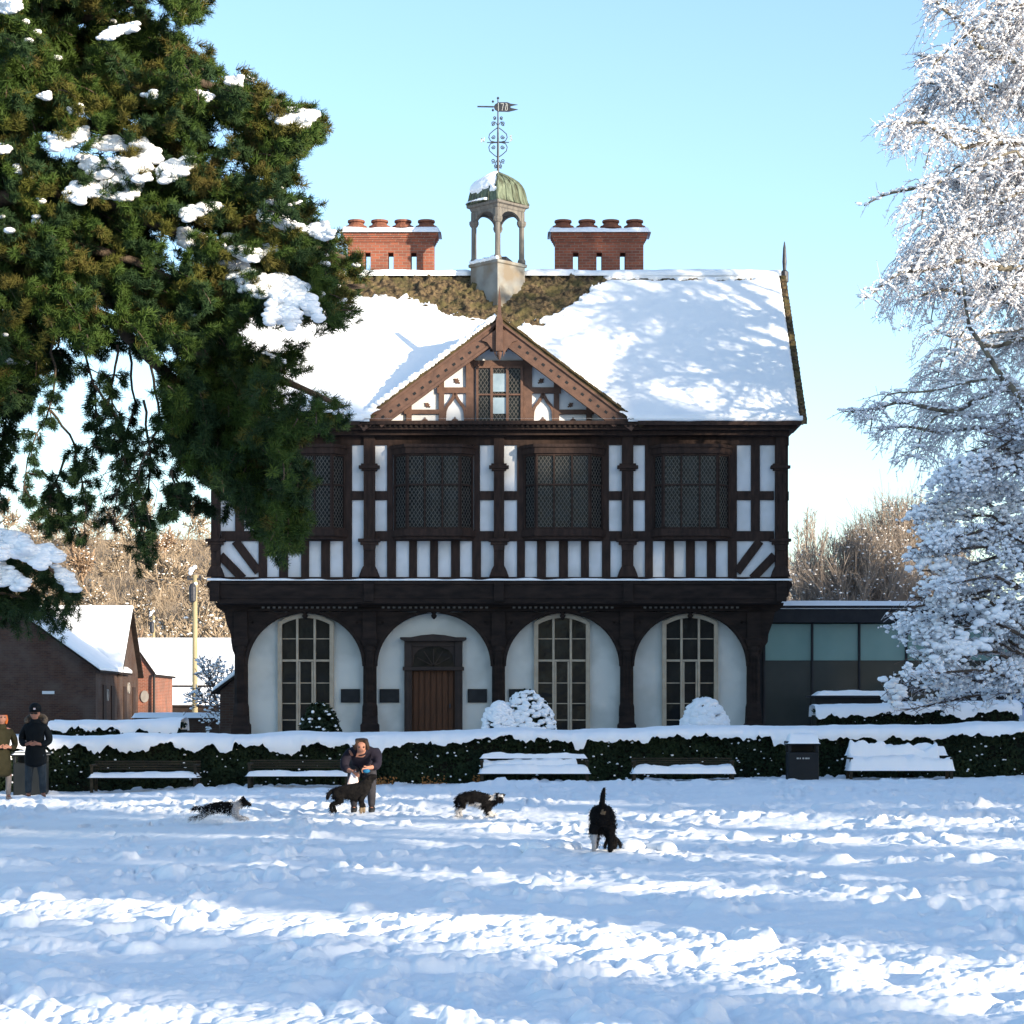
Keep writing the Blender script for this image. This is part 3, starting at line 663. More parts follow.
# --- front gable
YG = 59.93; YBG = 59.42
def qx(px): return gx(px, YG)
def qz(py): return gz(py, YG)
gab = MB(); gab.prism([(qx(364), qz(428)), (qx(630), qz(428)), (qx(498.5), qz(334))], YG+.03, YG+.2); gable = gab.build('gable', M['plaster'], house)
m = MB(); P = lambda x, y: (qx(x), qz(y))
def gs(x0, y0, x1, y1, w_, p=0.0): m.strip(P(x0, y0), P(x1, y1), w_/36.1, YG-.05-p, YG+.035)
gs(360, 428, 634, 428, 5, .012)
for s in (-1, 1):
    f = lambda d: 499+s*d
    gs(f(138), 430, f(0), 335, 12, .004)                # inner rafters
    gs(f(28.6), 428, f(28.6), 360, 9)
    gs(f(57.5), 428, f(57.5), 375, 5.5)
    gs(f(90), 428, f(90), 400, 5.5)
    gs(f(27), 390.5, f(62), 390.5, 6, .003); gs(f(57), 412, f(95), 412, 4.5, .003)
    # ogee arch between the two inner posts
    xc = f(44); hw = 11.5
    for t in (-1, 1):
        pr = [(xc, 392), (xc+t*1.5, 397), (xc+t*4.5, 402), (xc+t*8, 406), (xc+t*10, 411), (xc+t*10.5, 419), (xc+t*11, 427)]
        for a, b in zip(pr, pr[1:]): gs(a[0], a[1], b[0], b[1], 3.2, -.006)
gs(474, 364, 524, 364, 6.5, .01)
gs(490, 350.5, 507, 350.5, 2.2); 
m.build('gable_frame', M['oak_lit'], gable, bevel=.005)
m = MB()
def fleur(x, y, s, a=0):
    c, s_ = math.cos(a), math.sin(a)
    def T_(u, v): return P(x+(u*c-v*s_)*s, y+(u*s_+v*c)*s)
    m.prism([T_(*q) for q in ((0, -3.6), (1.3, -1.6), (2.6, -.9), (1.5, .4), (2.3, 1.4), (.7, 1.5), (.7, 3.4), (-.7, 3.4), (-.7, 1.5), (-2.3, 1.4), (-1.5, .4), (-2.6, -.9), (-1.3, -1.6))], YG+.0, YG+.04)
for s in (-1, 1):
    fleur(499+s*44, 421, 1.25); fleur(499+s*44, 404-.5, .01); fleur(499+s*74, 421, 1.15); fleur(499+s*71.5, 405, 1.0, s*.9); fleur(499+s*42, 381, 1.1, s*.9)
fleur(498.5, 356, .9)
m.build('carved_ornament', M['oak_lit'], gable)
# gable window
fr, gl, ld = MB(), MB(), MB(); yv = YG-.09
flatwin(fr, gl, ld, (qx(476), yv), (qx(523), yv), qz(425), qz(366.5), 3, [qz(395)], .07, .075)
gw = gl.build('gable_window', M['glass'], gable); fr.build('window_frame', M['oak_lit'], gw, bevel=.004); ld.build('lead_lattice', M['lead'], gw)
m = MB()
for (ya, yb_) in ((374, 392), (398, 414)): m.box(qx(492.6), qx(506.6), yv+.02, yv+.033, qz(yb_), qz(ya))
m.build('sky_glow_pane', M['painted_sky'], gw)  # pale colour paints sky brightness into the centre light
# bargeboards and the little roof behind them
ax, az = gx(498.8, YBG), gz(318.5, YBG); bl = (gx(357.5, YBG), gz(423, YBG)); br_ = (gx(637.5, YBG), gz(423, YBG))
yb_end = YE+(YR-YE)*((az-ZE)/(ZR-ZE))+.3
for s, e in ((-1, bl), (1, br_)):
    dx, dz = e[0]-ax, e[1]-az; l = math.hypot(dx, dz); ux, uz = dx/l, dz/l; nx_, nz2 = (-uz*s, ux*s) if False else (-abs(uz)*-s, -abs(ux))
    nx_, nz2 = s*abs(uz), abs(ux)       # outward (up and sideways)
    m = MB(); W = .45
    o = lambda t, d, y: (ax+ux*t-nx_*d, y, az+uz*t-nz2*d)
    def board(t0, t1, d0, d1, y0, y1): m.hexa([o(t0, d1, y0), o(t1, d1, y0), o(t1, d1, y1), o(t0, d1, y1), o(t0, d0, y0), o(t1, d0, y0), o(t1, d0, y1), o(t0, d0, y1)] if s > 0 else
                                              [o(t1, d1, y0), o(t0, d1, y0), o(t0, d1, y1), o(t1, d1, y1), o(t1, d0, y0), o(t0, d0, y0), o(t0, d0, y1), o(t1, d0, y1)])
    board(.05, l-.42, .07, W, YBG-.03, YBG+.05); board(l-.43, l, .07, .28, YBG-.029, YBG+.049); board(.0, l+.02, .04, .10, YBG-.08, YBG-.028); board(.2, l-.45, W-.03, W+.04, YBG-.06, YBG+.06)
    board(.1, l-.1, .06, .10, YBG+.05, YG+.2)
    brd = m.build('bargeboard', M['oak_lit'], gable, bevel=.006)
    m = MB(); m.cur = 0
    k = .35
    while k < l-.3: board(k, k+.09, .25, .32, YBG-.036, YBG-.028); k += .27
    m.build('peg_hole', M['black'], brd)
    m = MB(); board(0, l+.16, -.05, .045, YBG-.06, yb_end)
    m.build('gable_roof', M['tile_dark'], gable)
    # edge tiles
    m = MB(); k = 0
    while k < l+.1:
        board(k, k+.15, (-.07-random.uniform(0, .03)) if s > 0 else -.055, -.03, YBG-.09-random.uniform(0, .03), YBG+.4); k += .16
    m.build('verge_tiles', M['tile_dark'], gable)
    # snow on the gable roof, lumpy at its front edge
    n = 90; mm = 26; tt = np.linspace(.02, l+.1, n); yy = np.linspace(0, 1, mm); Tt, Yy = np.meshgrid(tt, yy, indexing='ij')
    front = YBG-(.16 if s < 0 else .12)+.05*vnoise(Tt*4, 5.5+s)+(.16 if s > 0 else 0); Yq = front+(yb_end-front)*Yy
    hh = (.10+.055*np.abs(vnoise(Tt*3.2, Yq*2, s*3.3))+.03*vnoise(Tt*9, Yq*5))*smooth(-.02, .05, Yy)*(1 if s < 0 else .8)+.04
    if s > 0: hh = hh*smooth(.03, .16, Yy+.1*vnoise(Tt*5, 1.1))
    Xq = ax+ux*Tt+nx_*(hh); Zq = az+uz*Tt+nz2*(hh)
    gsn = grid_obj('gable_snow', Xq, Yq, Zq, M['snow'], gable)
    if s < 0:
        Pb, Sb = [], []
        for k in range(64):
            t_ = .1+(l-.05)*k/64+random.uniform(-.02, .02); r_ = random.uniform(.045, .095); Pb.append((ax+ux*t_+nx_*(.05+r_*.5), YBG-.10, az+uz*t_+nz2*(.05+r_*.5))); Sb.append((r_*1.2, r_, r_*.95))
        V_, F_ = blobs(Pb, Sb, ICO2, .12); link_mesh('verge_snow', np_mesh('verge_snow', V_, F_, True), M['snow'], gable)
# finial post at the apex
m = MB(); xf = gx(499.5, YBG); yv = YBG-.14
m.prism([(xf-.10, gz(352, YBG)), (xf+.10, gz(352, YBG)), (xf+.095, gz(322, YBG)), (xf+.05, gz(316, YBG)), (xf+.035, gz(300, YBG)), (xf, gz(287, YBG)), (xf-.035, gz(300, YBG)), (xf-.05, gz(316, YBG)), (xf-.095, gz(322, YBG))], yv-.06, yv+.1)
m.lathe((xf, yv+.02, gz(361, YBG)), [(.01, 0), (.05, .1), (.08, .2), (.05, .24)], 8)
for s in (-1, 1): m.prism([(xf+s*.1, gz(330, YBG)), (xf+s*.1, gz(358, YBG)), (xf+s*.16, gz(352, YBG)), (xf+s*.34, gz(343, YBG)), (xf+s*.5, gz(341, YBG))], yv+.03, yv+.12)
m.build('gable_finial', M['oak_lit'], gable, bevel=.006)
# --- chimneys
def chimney(x0, x1, shade):
    Yc = 64.9; g = lambda p: gx(p, Yc); z = lambda p: gz(p, Yc); wd = .62
    m = MB(); a, b = x0+4.5, x1-4.5; n = 4; slot = 5.4; sh = (b-a-3*slot)/4
    for k in range(4):
        xa = a+k*(sh+slot); m.box(g(xa), g(xa+sh), Yc, Yc+wd, z(276), z(252.6)); 
    m.box(g(a), g(b), Yc, Yc+wd, z(300), z(276)-.0)
    m.box(g(a), g(b), Yc, Yc+wd, z(252.6)+.0, z(242)); 
    for i, (ya, yb_, e) in enumerate(((242, 240, .03), (240, 238, .055), (238, 236, .09), (236, 231.6, .12))): m.box(g(a)-e, g(b)+e, Yc-e, Yc+wd+e, z(ya), z(yb_))
    ch = m.build('chimney', M['brick'], house, bevel=.006)
    for k in range(4):
        xc = g(a+sh/2+k*(sh+slot)+(k-1.5)*.5); p = MB(); p.lathe((xc, Yc+wd/2, z(232.5)), [(.25, 0), (.25, .14), (.32, .17), (.33, .24), (.25, .27), (.21, .34), (.26, .36), (.26, .42), (.17, .43), (.15, .36)], 14)
        p.build('chimney_pot', M['pot'], ch, smooth_=False)
    xs = np.linspace(g(a)-.22, g(b)+.22, 90); ys = np.linspace(Yc-.22, Yc+wd+.2, 16); Ys_, Xs_ = np.meshgrid(ys, xs, indexing='ij')
    ed = np.minimum.reduce([smooth(0, .10, Xs_-xs[0]), smooth(0, .10, xs[-1]-Xs_), smooth(0, .1, Ys_-ys[0]), smooth(0, .1, ys[-1]-Ys_)])
    Zs_ = z(231.8)-.05+(.16+.05*vnoise(Xs_*3, Ys_*3, 2.2))*ed; grid_obj('chimney_snow', Xs_, Ys_, Zs_, M['snow'], ch)
chimney(343, 438.5, 1); chimney(550.5, 648, 0)
# --- cupola (square, set corner on)
cxu, cyu = gx(497.8, 63.5), 63.5; CU = lambda py: gz(py, 63.5); q0 = 0.0
m = MB(); m.lathe((cxu, cyu, 0), [(.80, CU(318)), (.80, CU(268.5)), (.87, CU(267.6)), (.87, CU(264.8)), (.74, CU(264))], 4, 0); cup = m.build('cupola', M['leadsheet'], house, bevel=.01)
for k in range(4):
    t = k*math.pi/2; x, y = cxu+.70*math.cos(t), cyu+.70*math.sin(t); m = MB()
    m.lathe((x, y, 0), [(.115, CU(264)), (.115, CU(261)), (.08, CU(259)), (.075, CU(228)), (.11, CU(227)), (.14, CU(224.5)), (.14, CU(222)), (.09, CU(221.5)), (.09, CU(213))], 8); m.build('cupola_post', M['grey_oak'], cup)
m = MB()
for k in range(4):
    t0, t1 = k*math.pi/2, (k+1)*math.pi/2; A = (cxu+.70*math.cos(t0), cyu+.70*math.sin(t0)); B = (cxu+.70*math.cos(t1), cyu+.70*math.sin(t1)); l = .99
    n = 14
    for i in range(n):
        u0, u1 = i/n, (i+1)/n
        def hgt_(u): v = (u-.5)/.40; return CU(224)+(CU(214.5)-CU(224))*math.sqrt(max(0, 1-v*v)) if abs(v) < 1 else CU(226.5)
        za, zb = hgt_(u0), hgt_(u1)
        P0 = (A[0]+(B[0]-A[0])*u0, A[1]+(B[1]-A[1])*u0); P1 = (A[0]+(B[0]-A[0])*u1, A[1]+(B[1]-A[1])*u1)
        nx_, ny2 = math.cos((t0+t1)/2)*.05, math.sin((t0+t1)/2)*.05
        top = CU(211)
        m.hexa([(P0[0]-nx_, P0[1]-ny2, za), (P0[0]+nx_, P0[1]+ny2, za), (P1[0]+nx_, P1[1]+ny2, zb), (P1[0]-nx_, P1[1]-ny2, zb), (P0[0]-nx_, P0[1]-ny2, top), (P0[0]+nx_, P0[1]+ny2, top), (P1[0]+nx_, P1[1]+ny2, top), (P1[0]-nx_, P1[1]-ny2, top)])
m.build('cupola_arch', M['grey_oak'], cup)
m = MB(); m.lathe((cxu, cyu, 0), [(.5, CU(263)), (.5, CU(259.5)), (.2, CU(259))], 4, R(30)); m.build('bell_frame', M['iron'], cup)
m = MB(); m.lathe((cxu, cyu, 0), [(.76, CU(213)), (.80, CU(212)), (.83, CU(209.5)), (.92, CU(208.5)), (.93, CU(206)), (.8, CU(205.5))], 4, 0); m.build('cupola_cornice', M['grey_oak'], cup, bevel=.008)
def dome_r(t): return np.interp(t, [0, .05, .15, .35, .55, .72, .85, .94, 1.0], [.90, .86, .83, .79, .72, .58, .38, .2, .05])
H0, H1 = CU(206), CU(173.5)
def dome_pt(ang, t, off=0.0):
    r = dome_r(t)+off; a = ang % (math.pi/2); k = math.cos(math.pi/4)/math.cos(a-math.pi/4)
    k = .25*1+.75*k; return (cxu+r*k*math.cos(ang), cyu+r*k*math.sin(ang), H0+(H1-H0)*t+off*.6)
m = MB(); na, nt_ = 64, 16
for j in range(nt_+1):
    for i in range(na): m.v.append(dome_pt(2*math.pi*i/na, j/nt_))
for j in range(nt_):
    for i in range(na): m.f.append((j*na+i, j*na+(i+1) % na, (j+1)*na+(i+1) % na, (j+1)*na+i)); m.m.append(0)
m.build('cupola_dome', M['copper'], cup)
m = MB()
for i in range(16):
    m.tube([dome_pt(2*math.pi*i/16, t/10, .01) for t in range(11)], .022 if i % 4 else .04, 5)
m.build('dome_rib', M['copper'], cup)
Ag, Tg = np.meshgrid(np.linspace(math.pi*.42, math.pi*1.58, 70), np.linspace(.0, 1.0, 40), indexing='ij')
nn = fbm(Ag*2.2, Tg*3.5, 6, 3)
msk = smooth(.30, .44, Tg+nn*.28+.05)*smooth(1.56, 1.42, Ag/math.pi-.10*nn-.05*Tg)+0
msk = np.maximum(msk, smooth(.12, .07, Tg+.05*nn)*smooth(1.45, 1.3, Ag/math.pi))
off = -.05+(.13+.04*nn)*np.clip(msk, 0, 1)
VX = np.vectorize(lambda a, t, o: dome_pt(a, t, o)[0])(Ag, Tg, off); VY = np.vectorize(lambda a, t, o: dome_pt(a, t, o)[1])(Ag, Tg, off); VZ = np.vectorize(lambda a, t, o: dome_pt(a, t, o)[2])(Ag, Tg, off)
grid_obj('dome_snow', VX, VY, VZ, M['snow'], cup)
P_, S_ = [], []
for i in range(60):
    t = random.uniform(math.pi*.9, math.pi*1.5); 
    P_.append((cxu+.80*(math.cos(math.pi)*(1-i/60)+math.cos(1.5*math.pi)*(i/60)), cyu+.80*(math.sin(math.pi)*(1-i/60)+math.sin(1.5*math.pi)*(i/60)), CU(264)+random.uniform(0, .05))); S_.append((.06, .06, random.uniform(.03, .09)))
V_, F_ = blobs(P_, S_, ICO1, .2); link_mesh('ledge_snow', np_mesh('ledge_snow', V_, F_, True), M['snow'], cup)
# --- weather vane
m = MB(); vx = gx(498, 63.5); VZc = CU
m.tube([(vx, cyu, CU(175)), (vx, cyu, CU(140)), (vx, cyu, CU(97))], [.045, .032, .018], 6); m.lathe((vx, cyu, CU(99.5)), [(.01, 0), (.045, .04), (.01, .08)], 8)
m.lathe((vx, cyu, CU(175.5)), [(.12, 0), (.13, .05), (.05, .1)], 8)
def sp(pts, r=.014): m.tube([(gx(498+px*.0879*1, 63.5), cyu, CU(90+py/11.38)) for px, py in pts], r, 5)
def spiral(cx_, cy_, r, s, st, tu=1.4):
    return [(cx_+s*r*(1-k/16*.8)*math.cos(st+k/16*tu*2*math.pi), cy_+r*(1-k/16*.8)*math.sin(st+k/16*tu*2*math.pi)) for k in range(17)]
for s in (-1, 1):
    sp([(s*8, 430), (s*50, 460), (s*95, 500), (s*105, 540), (s*85, 580), (s*40, 590)]); sp([(s*40, 600), (s*85, 610), (s*105, 650), (s*95, 695), (s*50, 735), (s*8, 765)])
    sp(spiral(s*50, 535, 24, s, 0)); sp(spiral(s*50, 650, 24, s, 0)); sp(spiral(s*57, 380, 26, s, 1)); sp(spiral(s*40, 318, 20, s, 1)); sp(spiral(s*57, 808, 26, s, 1)); sp(spiral(s*30, 868, 22, s, 1))
    sp([(s*5, 400), (s*35, 360), (s*70, 400)]); sp([(s*5, 790), (s*30, 830), (s*35, 860)])
    sp([(0, 595), (s*78, 596)], .024); sp([(s*78, 596), (s*125, 597)], .014)
vane = m.build('weather_vane', M['iron'], cup)
m = MB(); vq = lambda a, b: (gx(498+(a-320)*.0879, 63.5), CU(90+b/11.38))
m.prism([vq(85, 182), vq(270, 184), vq(270, 198), vq(85, 195)], cyu-.02, cyu+.02)
m.prism([vq(270, 190), vq(290, 160), vq(330, 140), vq(430, 140), vq(460, 155), vq(545, 168), vq(490, 178), vq(455, 190), vq(470, 205), vq(548, 222), vq(500, 234), vq(440, 248), vq(320, 246), vq(285, 225)], cyu-.015, cyu+.015)
m.lathe((vq(262, 0)[0], cyu, vq(0, 245)[1]), [(.01, 0), (.04, .04), (.01, .08)], 6); m.lathe((vq(262, 0)[0], cyu, vq(0, 147)[1]), [(.01, 0), (.04, .04), (.01, .08)], 6)
# pierced characters of the banner, as light inlays
m2 = MB()
def inl(pts, w_=.016):
    for a, b in zip(pts, pts[1:]): m2.strip(vq(*a), vq(*b), w_, cyu-.021, cyu-.016)
inl([(325, 150), (325, 238)]); inl([(352, 156), (384, 156), (366, 235)]); inl([(405, 158), (425, 158), (405, 192), (428, 198), (425, 232), (404, 232), (406, 198), (426, 190), (425, 158)])
m.build('vane_banner', M['iron'], cup); m2.build('vane_lettering', M['gilt'], cup)
# compass letters
m = MB(); cq = lambda a, b: (gx(498+(a-320)*.0879, 63.5), CU(90+b/11.38))
for pts in ([(130, 600), (133, 550), (160, 590), (165, 540)], [(478, 520), (455, 530), (480, 565), (452, 585)]):
    for a, b in zip(pts, pts[1:]): m.strip(cq(*a), cq(*b), .03, cyu-.02, cyu+.01)
m.build('compass_letter', M['gilt'], cup)
# (t across the sun, distance towards it, height, kind, width factor)
SHADE = []
_r = random.Random(11)
for k, (t, h_) in enumerate(((32, 21), (35.5, 21.6), (38.6, 24.6), (42, 24.6), (45.2, 23.7), (48.3, 23.3), (51.4, 23.9), (55, 23.2), (59, 24), (63, 24), (67, 24), (71, 24), (75, 24))):
    SHADE.append((t+_r.uniform(-.4, .4), 27+_r.uniform(-2, 2), h_+_r.uniform(-.3, .3), k % 3, 1.0))
for t, r_, h_ in ((-26, 3.5, 16), (-20, 3.2, 15), (-14, 3.2, 16), (-8.5, 2.6, 15), (-4, 2.6, 16), (.5, 2.3, 16), (4.6, 1.9, 16), (8.2, 1.6, 16), (12.6, 1.9, 16), (16.0, 2.0, 18.6), (18.6, .8, 15), (19.6, 3.2, 18.6), (21.8, .7, 14), (25.7, 1.4, 17), (28.6, 1.7, 17.5)):
    SHADE.append((t, 33+_r.uniform(-2, 2), h_, (3+int(t) % 3) if t != 19.6 else 9, r_/4.2*20/h_))
# ============================================================ vegetation helpers
def inpoly(x, y, poly):
    x = np.asarray(x); y = np.asarray(y); c = np.zeros(x.shape, bool); n = len(poly)
    for i in range(n):
        x0, y0 = poly[i]; x1, y1 = poly[(i+1) % n]
        if y0 == y1: continue
        k = ((y0 > y) != (y1 > y)) & (x < (x1-x0)*(y-y0)/(y1-y0)+x0); c ^= k
    return c
def W3(px, py, Y):
    px, py, Y = np.asarray(px, float), np.asarray(py, float), np.asarray(Y, float)
    return np.stack([(px-CX)/F*Y, Y+0*px, EYE+(HY-py)/F*Y], -1)
def tuft_template(n=54, L=.105, w=.0052):
    r = np.random.default_rng(3); V, Fc = [], []
    for i in range(n):
        u = r.uniform(-.25, 1.0); th = r.uniform(0, 6.28); s = math.sqrt(max(0, 1-u*u)); d = np.array([s*math.cos(th), s*math.sin(th), u])
        b = np.array([0, 0, r.uniform(-.1, .05)]); t = b+d*L*r.uniform(.75, 1.1); a = np.cross(d, r.normal(size=3)); a /= np.linalg.norm(a)
        k = len(V); V += [b-a*w, b+a*w, t+a*w*.5, t-a*w*.5]; Fc.append([k, k+1, k+2, k+3])
    return np.array(V), np.array(Fc)
TUFT = tuft_template()
def poly_sample(path, n):
    P = np.array(path, float); seg = np.linalg.norm(np.diff(P, axis=0), axis=1); c = np.concatenate([[0], np.cumsum(seg)]); t = np.linspace(0, c[-1], n)
    return np.stack([np.interp(t, c, P[:, k]) for k in range(P.shape[1])], -1)
# ============================================================ big conifer, left foreground
CY = 28.5
tree = empty('conifer_tree', (-9.2, CY+.4, gnd(-9.2, CY)), 'big dark green conifer leaning in from the left with thick snow on its boughs', 'tree')
m = MB(); zt = 24
m.tube([(-9.2, CY+.4, -.2), (-9.2, CY+.4, 1), (-9.1, CY+.4, 5), (-9.0, CY+.4, 10), (-8.9, CY+.4, 16), (-8.8, CY+.4, 21)], [.62, .5, .44, .34, .2, .05], 14); m.build('trunk', M['bark'], tree, smooth_=True)
DENSE = [(-110, -160), (215, -160), (205, -4), (178, 33), (182, 52), (202, 62), (206, 42), (216, 60), (236, 68), (264, 87), (262, 102), (300, 104), (324, 110), (322, 131), (298, 152), (280, 168), (296, 180), (276, 194), (292, 200), (318, 206), (300, 216), (330, 232), (338, 250), (352, 264),
         (367, 287), (344, 297), (350, 316), (326, 331), (312, 320), (280, 318), (246, 316), (228, 330), (238, 348), (262, 356), (300, 346), (298, 368), (270, 378), (276, 392), (346, 404), (344, 418), (314, 426), (292, 446), (312, 474), (300, 504), (308, 532), (290, 552), (268, 544), (254, 522), (234, 500), (216, 480), (192, 470),
         (162, 440), (160, 384), (140, 345), (104, 336), (84, 350), (60, 330), (42, 345), (36, 376), (24, 398), (6, 404), (-110, 420)]
limbs = [[(-190, 120, 0), (0, 40, 0), (130, 0, .3), (210, -20, .2)], [(-190, 170, 0), (20, 90, -.4), (170, 70, -.4), (318, 118, -.2)], [(-190, 200, 0), (60, 120, .5), (220, 150, .4), (300, 180, .6)],
         [(-190, 240, 0), (60, 190, -.8), (200, 235, -.6), (300, 300, -.3)], [(-190, 250, 0), (80, 180, .9), (230, 215, .6), (345, 262, .5)], [(-190, 290, 0), (60, 260, .4), (210, 290, .3), (365, 290, .2)],
         [(-190, 330, 0), (60, 270, -.6), (180, 330, -.5), (270, 420, -.3), (300, 545, 0)], [(-190, 330, 0), (80, 290, .8), (220, 350, .6), (345, 412, .4)], [(-190, 330, 0), (0, 290, -.2), (110, 320, -.1), (200, 400, .2), (250, 530, .5)],
         [(-190, 360, 0), (-20, 330, .5), (30, 360, .3)], [(-190, 60, 0), (0, -60, .3), (150, -120, .3)], [(-190, 300, 0), (-20, 230, -1.2), (120, 250, -1.1), (200, 300, -1)]]
m = MB()
for L_ in limbs:
    P = poly_sample([(a, b, c) for a, b, c in L_], 12); P3 = [at(p[0], p[1]+4*math.sin(i), CY+p[2]) for i, p in enumerate(P)]
    m.tube(P3, [.14*(1-i/13)+.012 for i in range(12)], 7)
m.build('limb', M['bark'], tree, smooth_=True)
tp, td, ts, tm = [], [], [], []      # tuft px pos, dir, size
twA, twB = [], []
nspr = 1500
sx = rng.uniform(-110, 365, 9000); sy = rng.uniform(-150, 560, 9000)
dens = fbm(sx/52, sy/38, 4.4, 3)
ok = inpoly(sx, sy, DENSE) & (dens > -.13-.12*(rng.uniform(0, 1, 9000))); sx, sy = sx[ok][:nspr+900], sy[ok][:nspr+900]
for x, y in zip(sx, sy):
    low = smooth(280, 430, y); a = rng.normal(.25+1.0*low, .38); ln = rng.uniform(22, 60); dep = CY+rng.uniform(-1.5, 1.9)+.9*float(vnoise(x/45, y/30, 6.1)); dz = rng.uniform(-.4, .4)
    n = int(ln/7)+2; k = np.arange(n)/n; cx_ = x+np.cos(a+.5*k)*ln*k; cy_ = y+np.sin(a+.5*k)*ln*k
    inside = inpoly(cx_-rng.normal(0, 3), cy_-rng.normal(0, 3), DENSE)
    if not inside[0]: continue
    mi = 0 if rng.uniform() < .55 else (1 if rng.uniform() < .5 else 2)
    if low > .5 and mi == 2: mi = 1
    last = None
    for j in range(n):
        if not inside[j]: break
        q = W3(cx_[j], cy_[j], dep+dz*k[j]); d = np.array([math.cos(a+.5*k[j]), -.35, -math.sin(a+.5*k[j])])
        if last is not None: twA.append(last); twB.append(q)
        last = q
        for _ in range(2):
            tp.append(q+rng.normal(0, .055, 3)); td.append(d+rng.normal(0, .45, 3)+np.array([0, -.2, .45])); ts.append(rng.uniform(.75, 1.15)); tm.append(mi if rng.uniform() < .8 else rng.integers(0, 3))
# tips along the outline (upturned shoots)
for i in range(len(DENSE)):
    (x0, y0), (x1, y1) = DENSE[i], DENSE[(i+1) % len(DENSE)]
    if x0 < 0 and x1 < 0: continue
    l = math.hypot(x1-x0, y1-y0)
    for k in range(int(l/9)):
        if rng.uniform() < .35: continue
        u = rng.uniform(0, 1); x, y = x0+(x1-x0)*u, y0+(y1-y0)*u; a = rng.normal(.1 if y < 330 or x > 250 else 1.2, .6); dep = CY+rng.uniform(-.8, 1)
        for j in range(rng.integers(2, 5)):
            q = W3(x-6+math.cos(a)*j*6, y+math.sin(a)*j*6, dep)
            for _ in range(2): tp.append(q+rng.normal(0, .03, 3)); td.append([math.cos(a), -.3, -math.sin(a)+.3]); ts.append(rng.uniform(.7, 1.0)); tm.append(int(rng.integers(0, 2)) if y > 300 else int(rng.integers(0, 3)))
# hanging sparse twigs
hang = [[(52, 325), (55, 380), (50, 410), (30, 450), (22, 500)], [(50, 410), (75, 445), (85, 500), (86, 532)], [(75, 325), (95, 385), (98, 430), (88, 468)], [(95, 385), (112, 412), (122, 450), (130, 490), (146, 545)], [(150, 365), (162, 420), (138, 470), (150, 528)],
        [(118, 345), (112, 400), (122, 440)], [(-10, 330), (10, 380), (20, 398)], [(-15, 410), (3, 440), (4, 480), (-2, 500)], [(172, 470), (184, 492), (203, 506)], [(172, 470), (178, 500), (170, 512)], [(58, 335), (60, 372)], [(40, 470), (60, 490), (76, 528)],
        [(128, 350), (134, 400), (120, 470), (112, 520)], [(145, 400), (150, 470), (136, 560)], [(20, 340), (24, 380), (18, 402)], [(65, 455), (50, 500), (46, 520)], [(0, 375), (6, 410), (2, 440)]]
mh = MB()
for hp in hang:
    P = poly_sample(hp, 14); dep = CY+rng.uniform(-1.2, .6); P3 = [W3(p[0]+rng.normal(0, 1.2), p[1], dep) for p in P]
    mh.tube(P3, [.015*(1-i/16)+.004 for i in range(14)], 5)
    for i in range(4, 14):
        for s in range(rng.integers(2, 5)):
            a = rng.uniform(0, math.pi); ln = rng.uniform(4, 16); q = W3(P[i][0]+math.cos(a)*ln, P[i][1]+abs(math.sin(a))*ln, dep+rng.normal(0, .12)); twA.append(P3[i]); twB.append(q)
            for _ in range(3): tp.append(q+rng.normal(0, .02, 3)); td.append(np.array([math.cos(a)*.6, -.1, -.7])+rng.normal(0, .3, 3)); ts.append(rng.uniform(.55, .95)); tm.append(1)
# bare dead looped twigs
for i in range(26):
    x, y = rng.uniform(95, 150), rng.uniform(420, 500); pts = []; a = 1.5
    for k in range(7): pts.append(W3(x, y, CY-.6)); a += rng.normal(0, .5); x += math.cos(a)*9; y += abs(math.sin(a))*10
    mh.tube(pts, .005, 3)
mh.build('hanging_twig', M['bark'], tree)
# low snowy bough at bottom left
LB = [[(-150, 560, 0), (-20, 545, 0), (40, 560, -.2), (74, 590, -.3)], [(-150, 570, .4), (-20, 570, .3), (30, 585, .2), (60, 610, .2)], [(-150, 590, -.3), (-10, 590, -.3), (30, 600, -.3)]]
m = MB()
for L_ in LB: m.tube([at(p[0], p[1], CY-1+p[2]) for p in poly_sample(L_, 8)], [.05-.005*i for i in range(8)], 6)
m.build('low_bough', M['bark'], tree)
for L_ in LB:
    for p in poly_sample(L_, 42):
        for _ in range(9):
            q = W3(p[0]+rng.normal(0, 6), p[1]+abs(rng.normal(0, 15))+4, CY-1+p[2]+rng.normal(0, .22)); tp.append(q); td.append([rng.normal(0, .4), -.2, -.8]); ts.append(rng.uniform(.6, 1)); tm.append(1)
for i in range(230):      # sprigs that stick out through the banks of snow
    x, y = rng.uniform(-10, 320), rng.uniform(95, 345)
    if not inpoly(x, y, DENSE): continue
    a = rng.normal(.1, .6); mi = int(rng.integers(0, 3))
    for j in range(3):
        q = W3(x+math.cos(a)*6*j, y+math.sin(a)*6*j, CY-1.95+.1*j)
        for _ in range(2): tp.append(q+rng.normal(0, .03, 3)); td.append([math.cos(a), -.5, .4-math.sin(a)]); ts.append(rng.uniform(.7, 1)); tm.append(mi)
tp, td, ts, tm = np.array(tp), np.array(td), np.array(ts), np.array(tm)
parts = []
for k in range(3):
    s = tm == k; V_, F_ = stamp(*TUFT, mats_from(tp[s], td[s], ts[s])); parts.append((V_, F_, k))
V_, F_, mi_ = join(parts); link_mesh('crown', np_mesh('crown', V_, F_, False, mi_), [M['needle'], M['needle2'], M['needle3']], tree); print('tufts', len(tp))
V_, F_ = ribbons(np.array(twA), np.array(twB), .012, .008); link_mesh('twigs', np_mesh('twigs', V_, F_), M['bark'], tree)
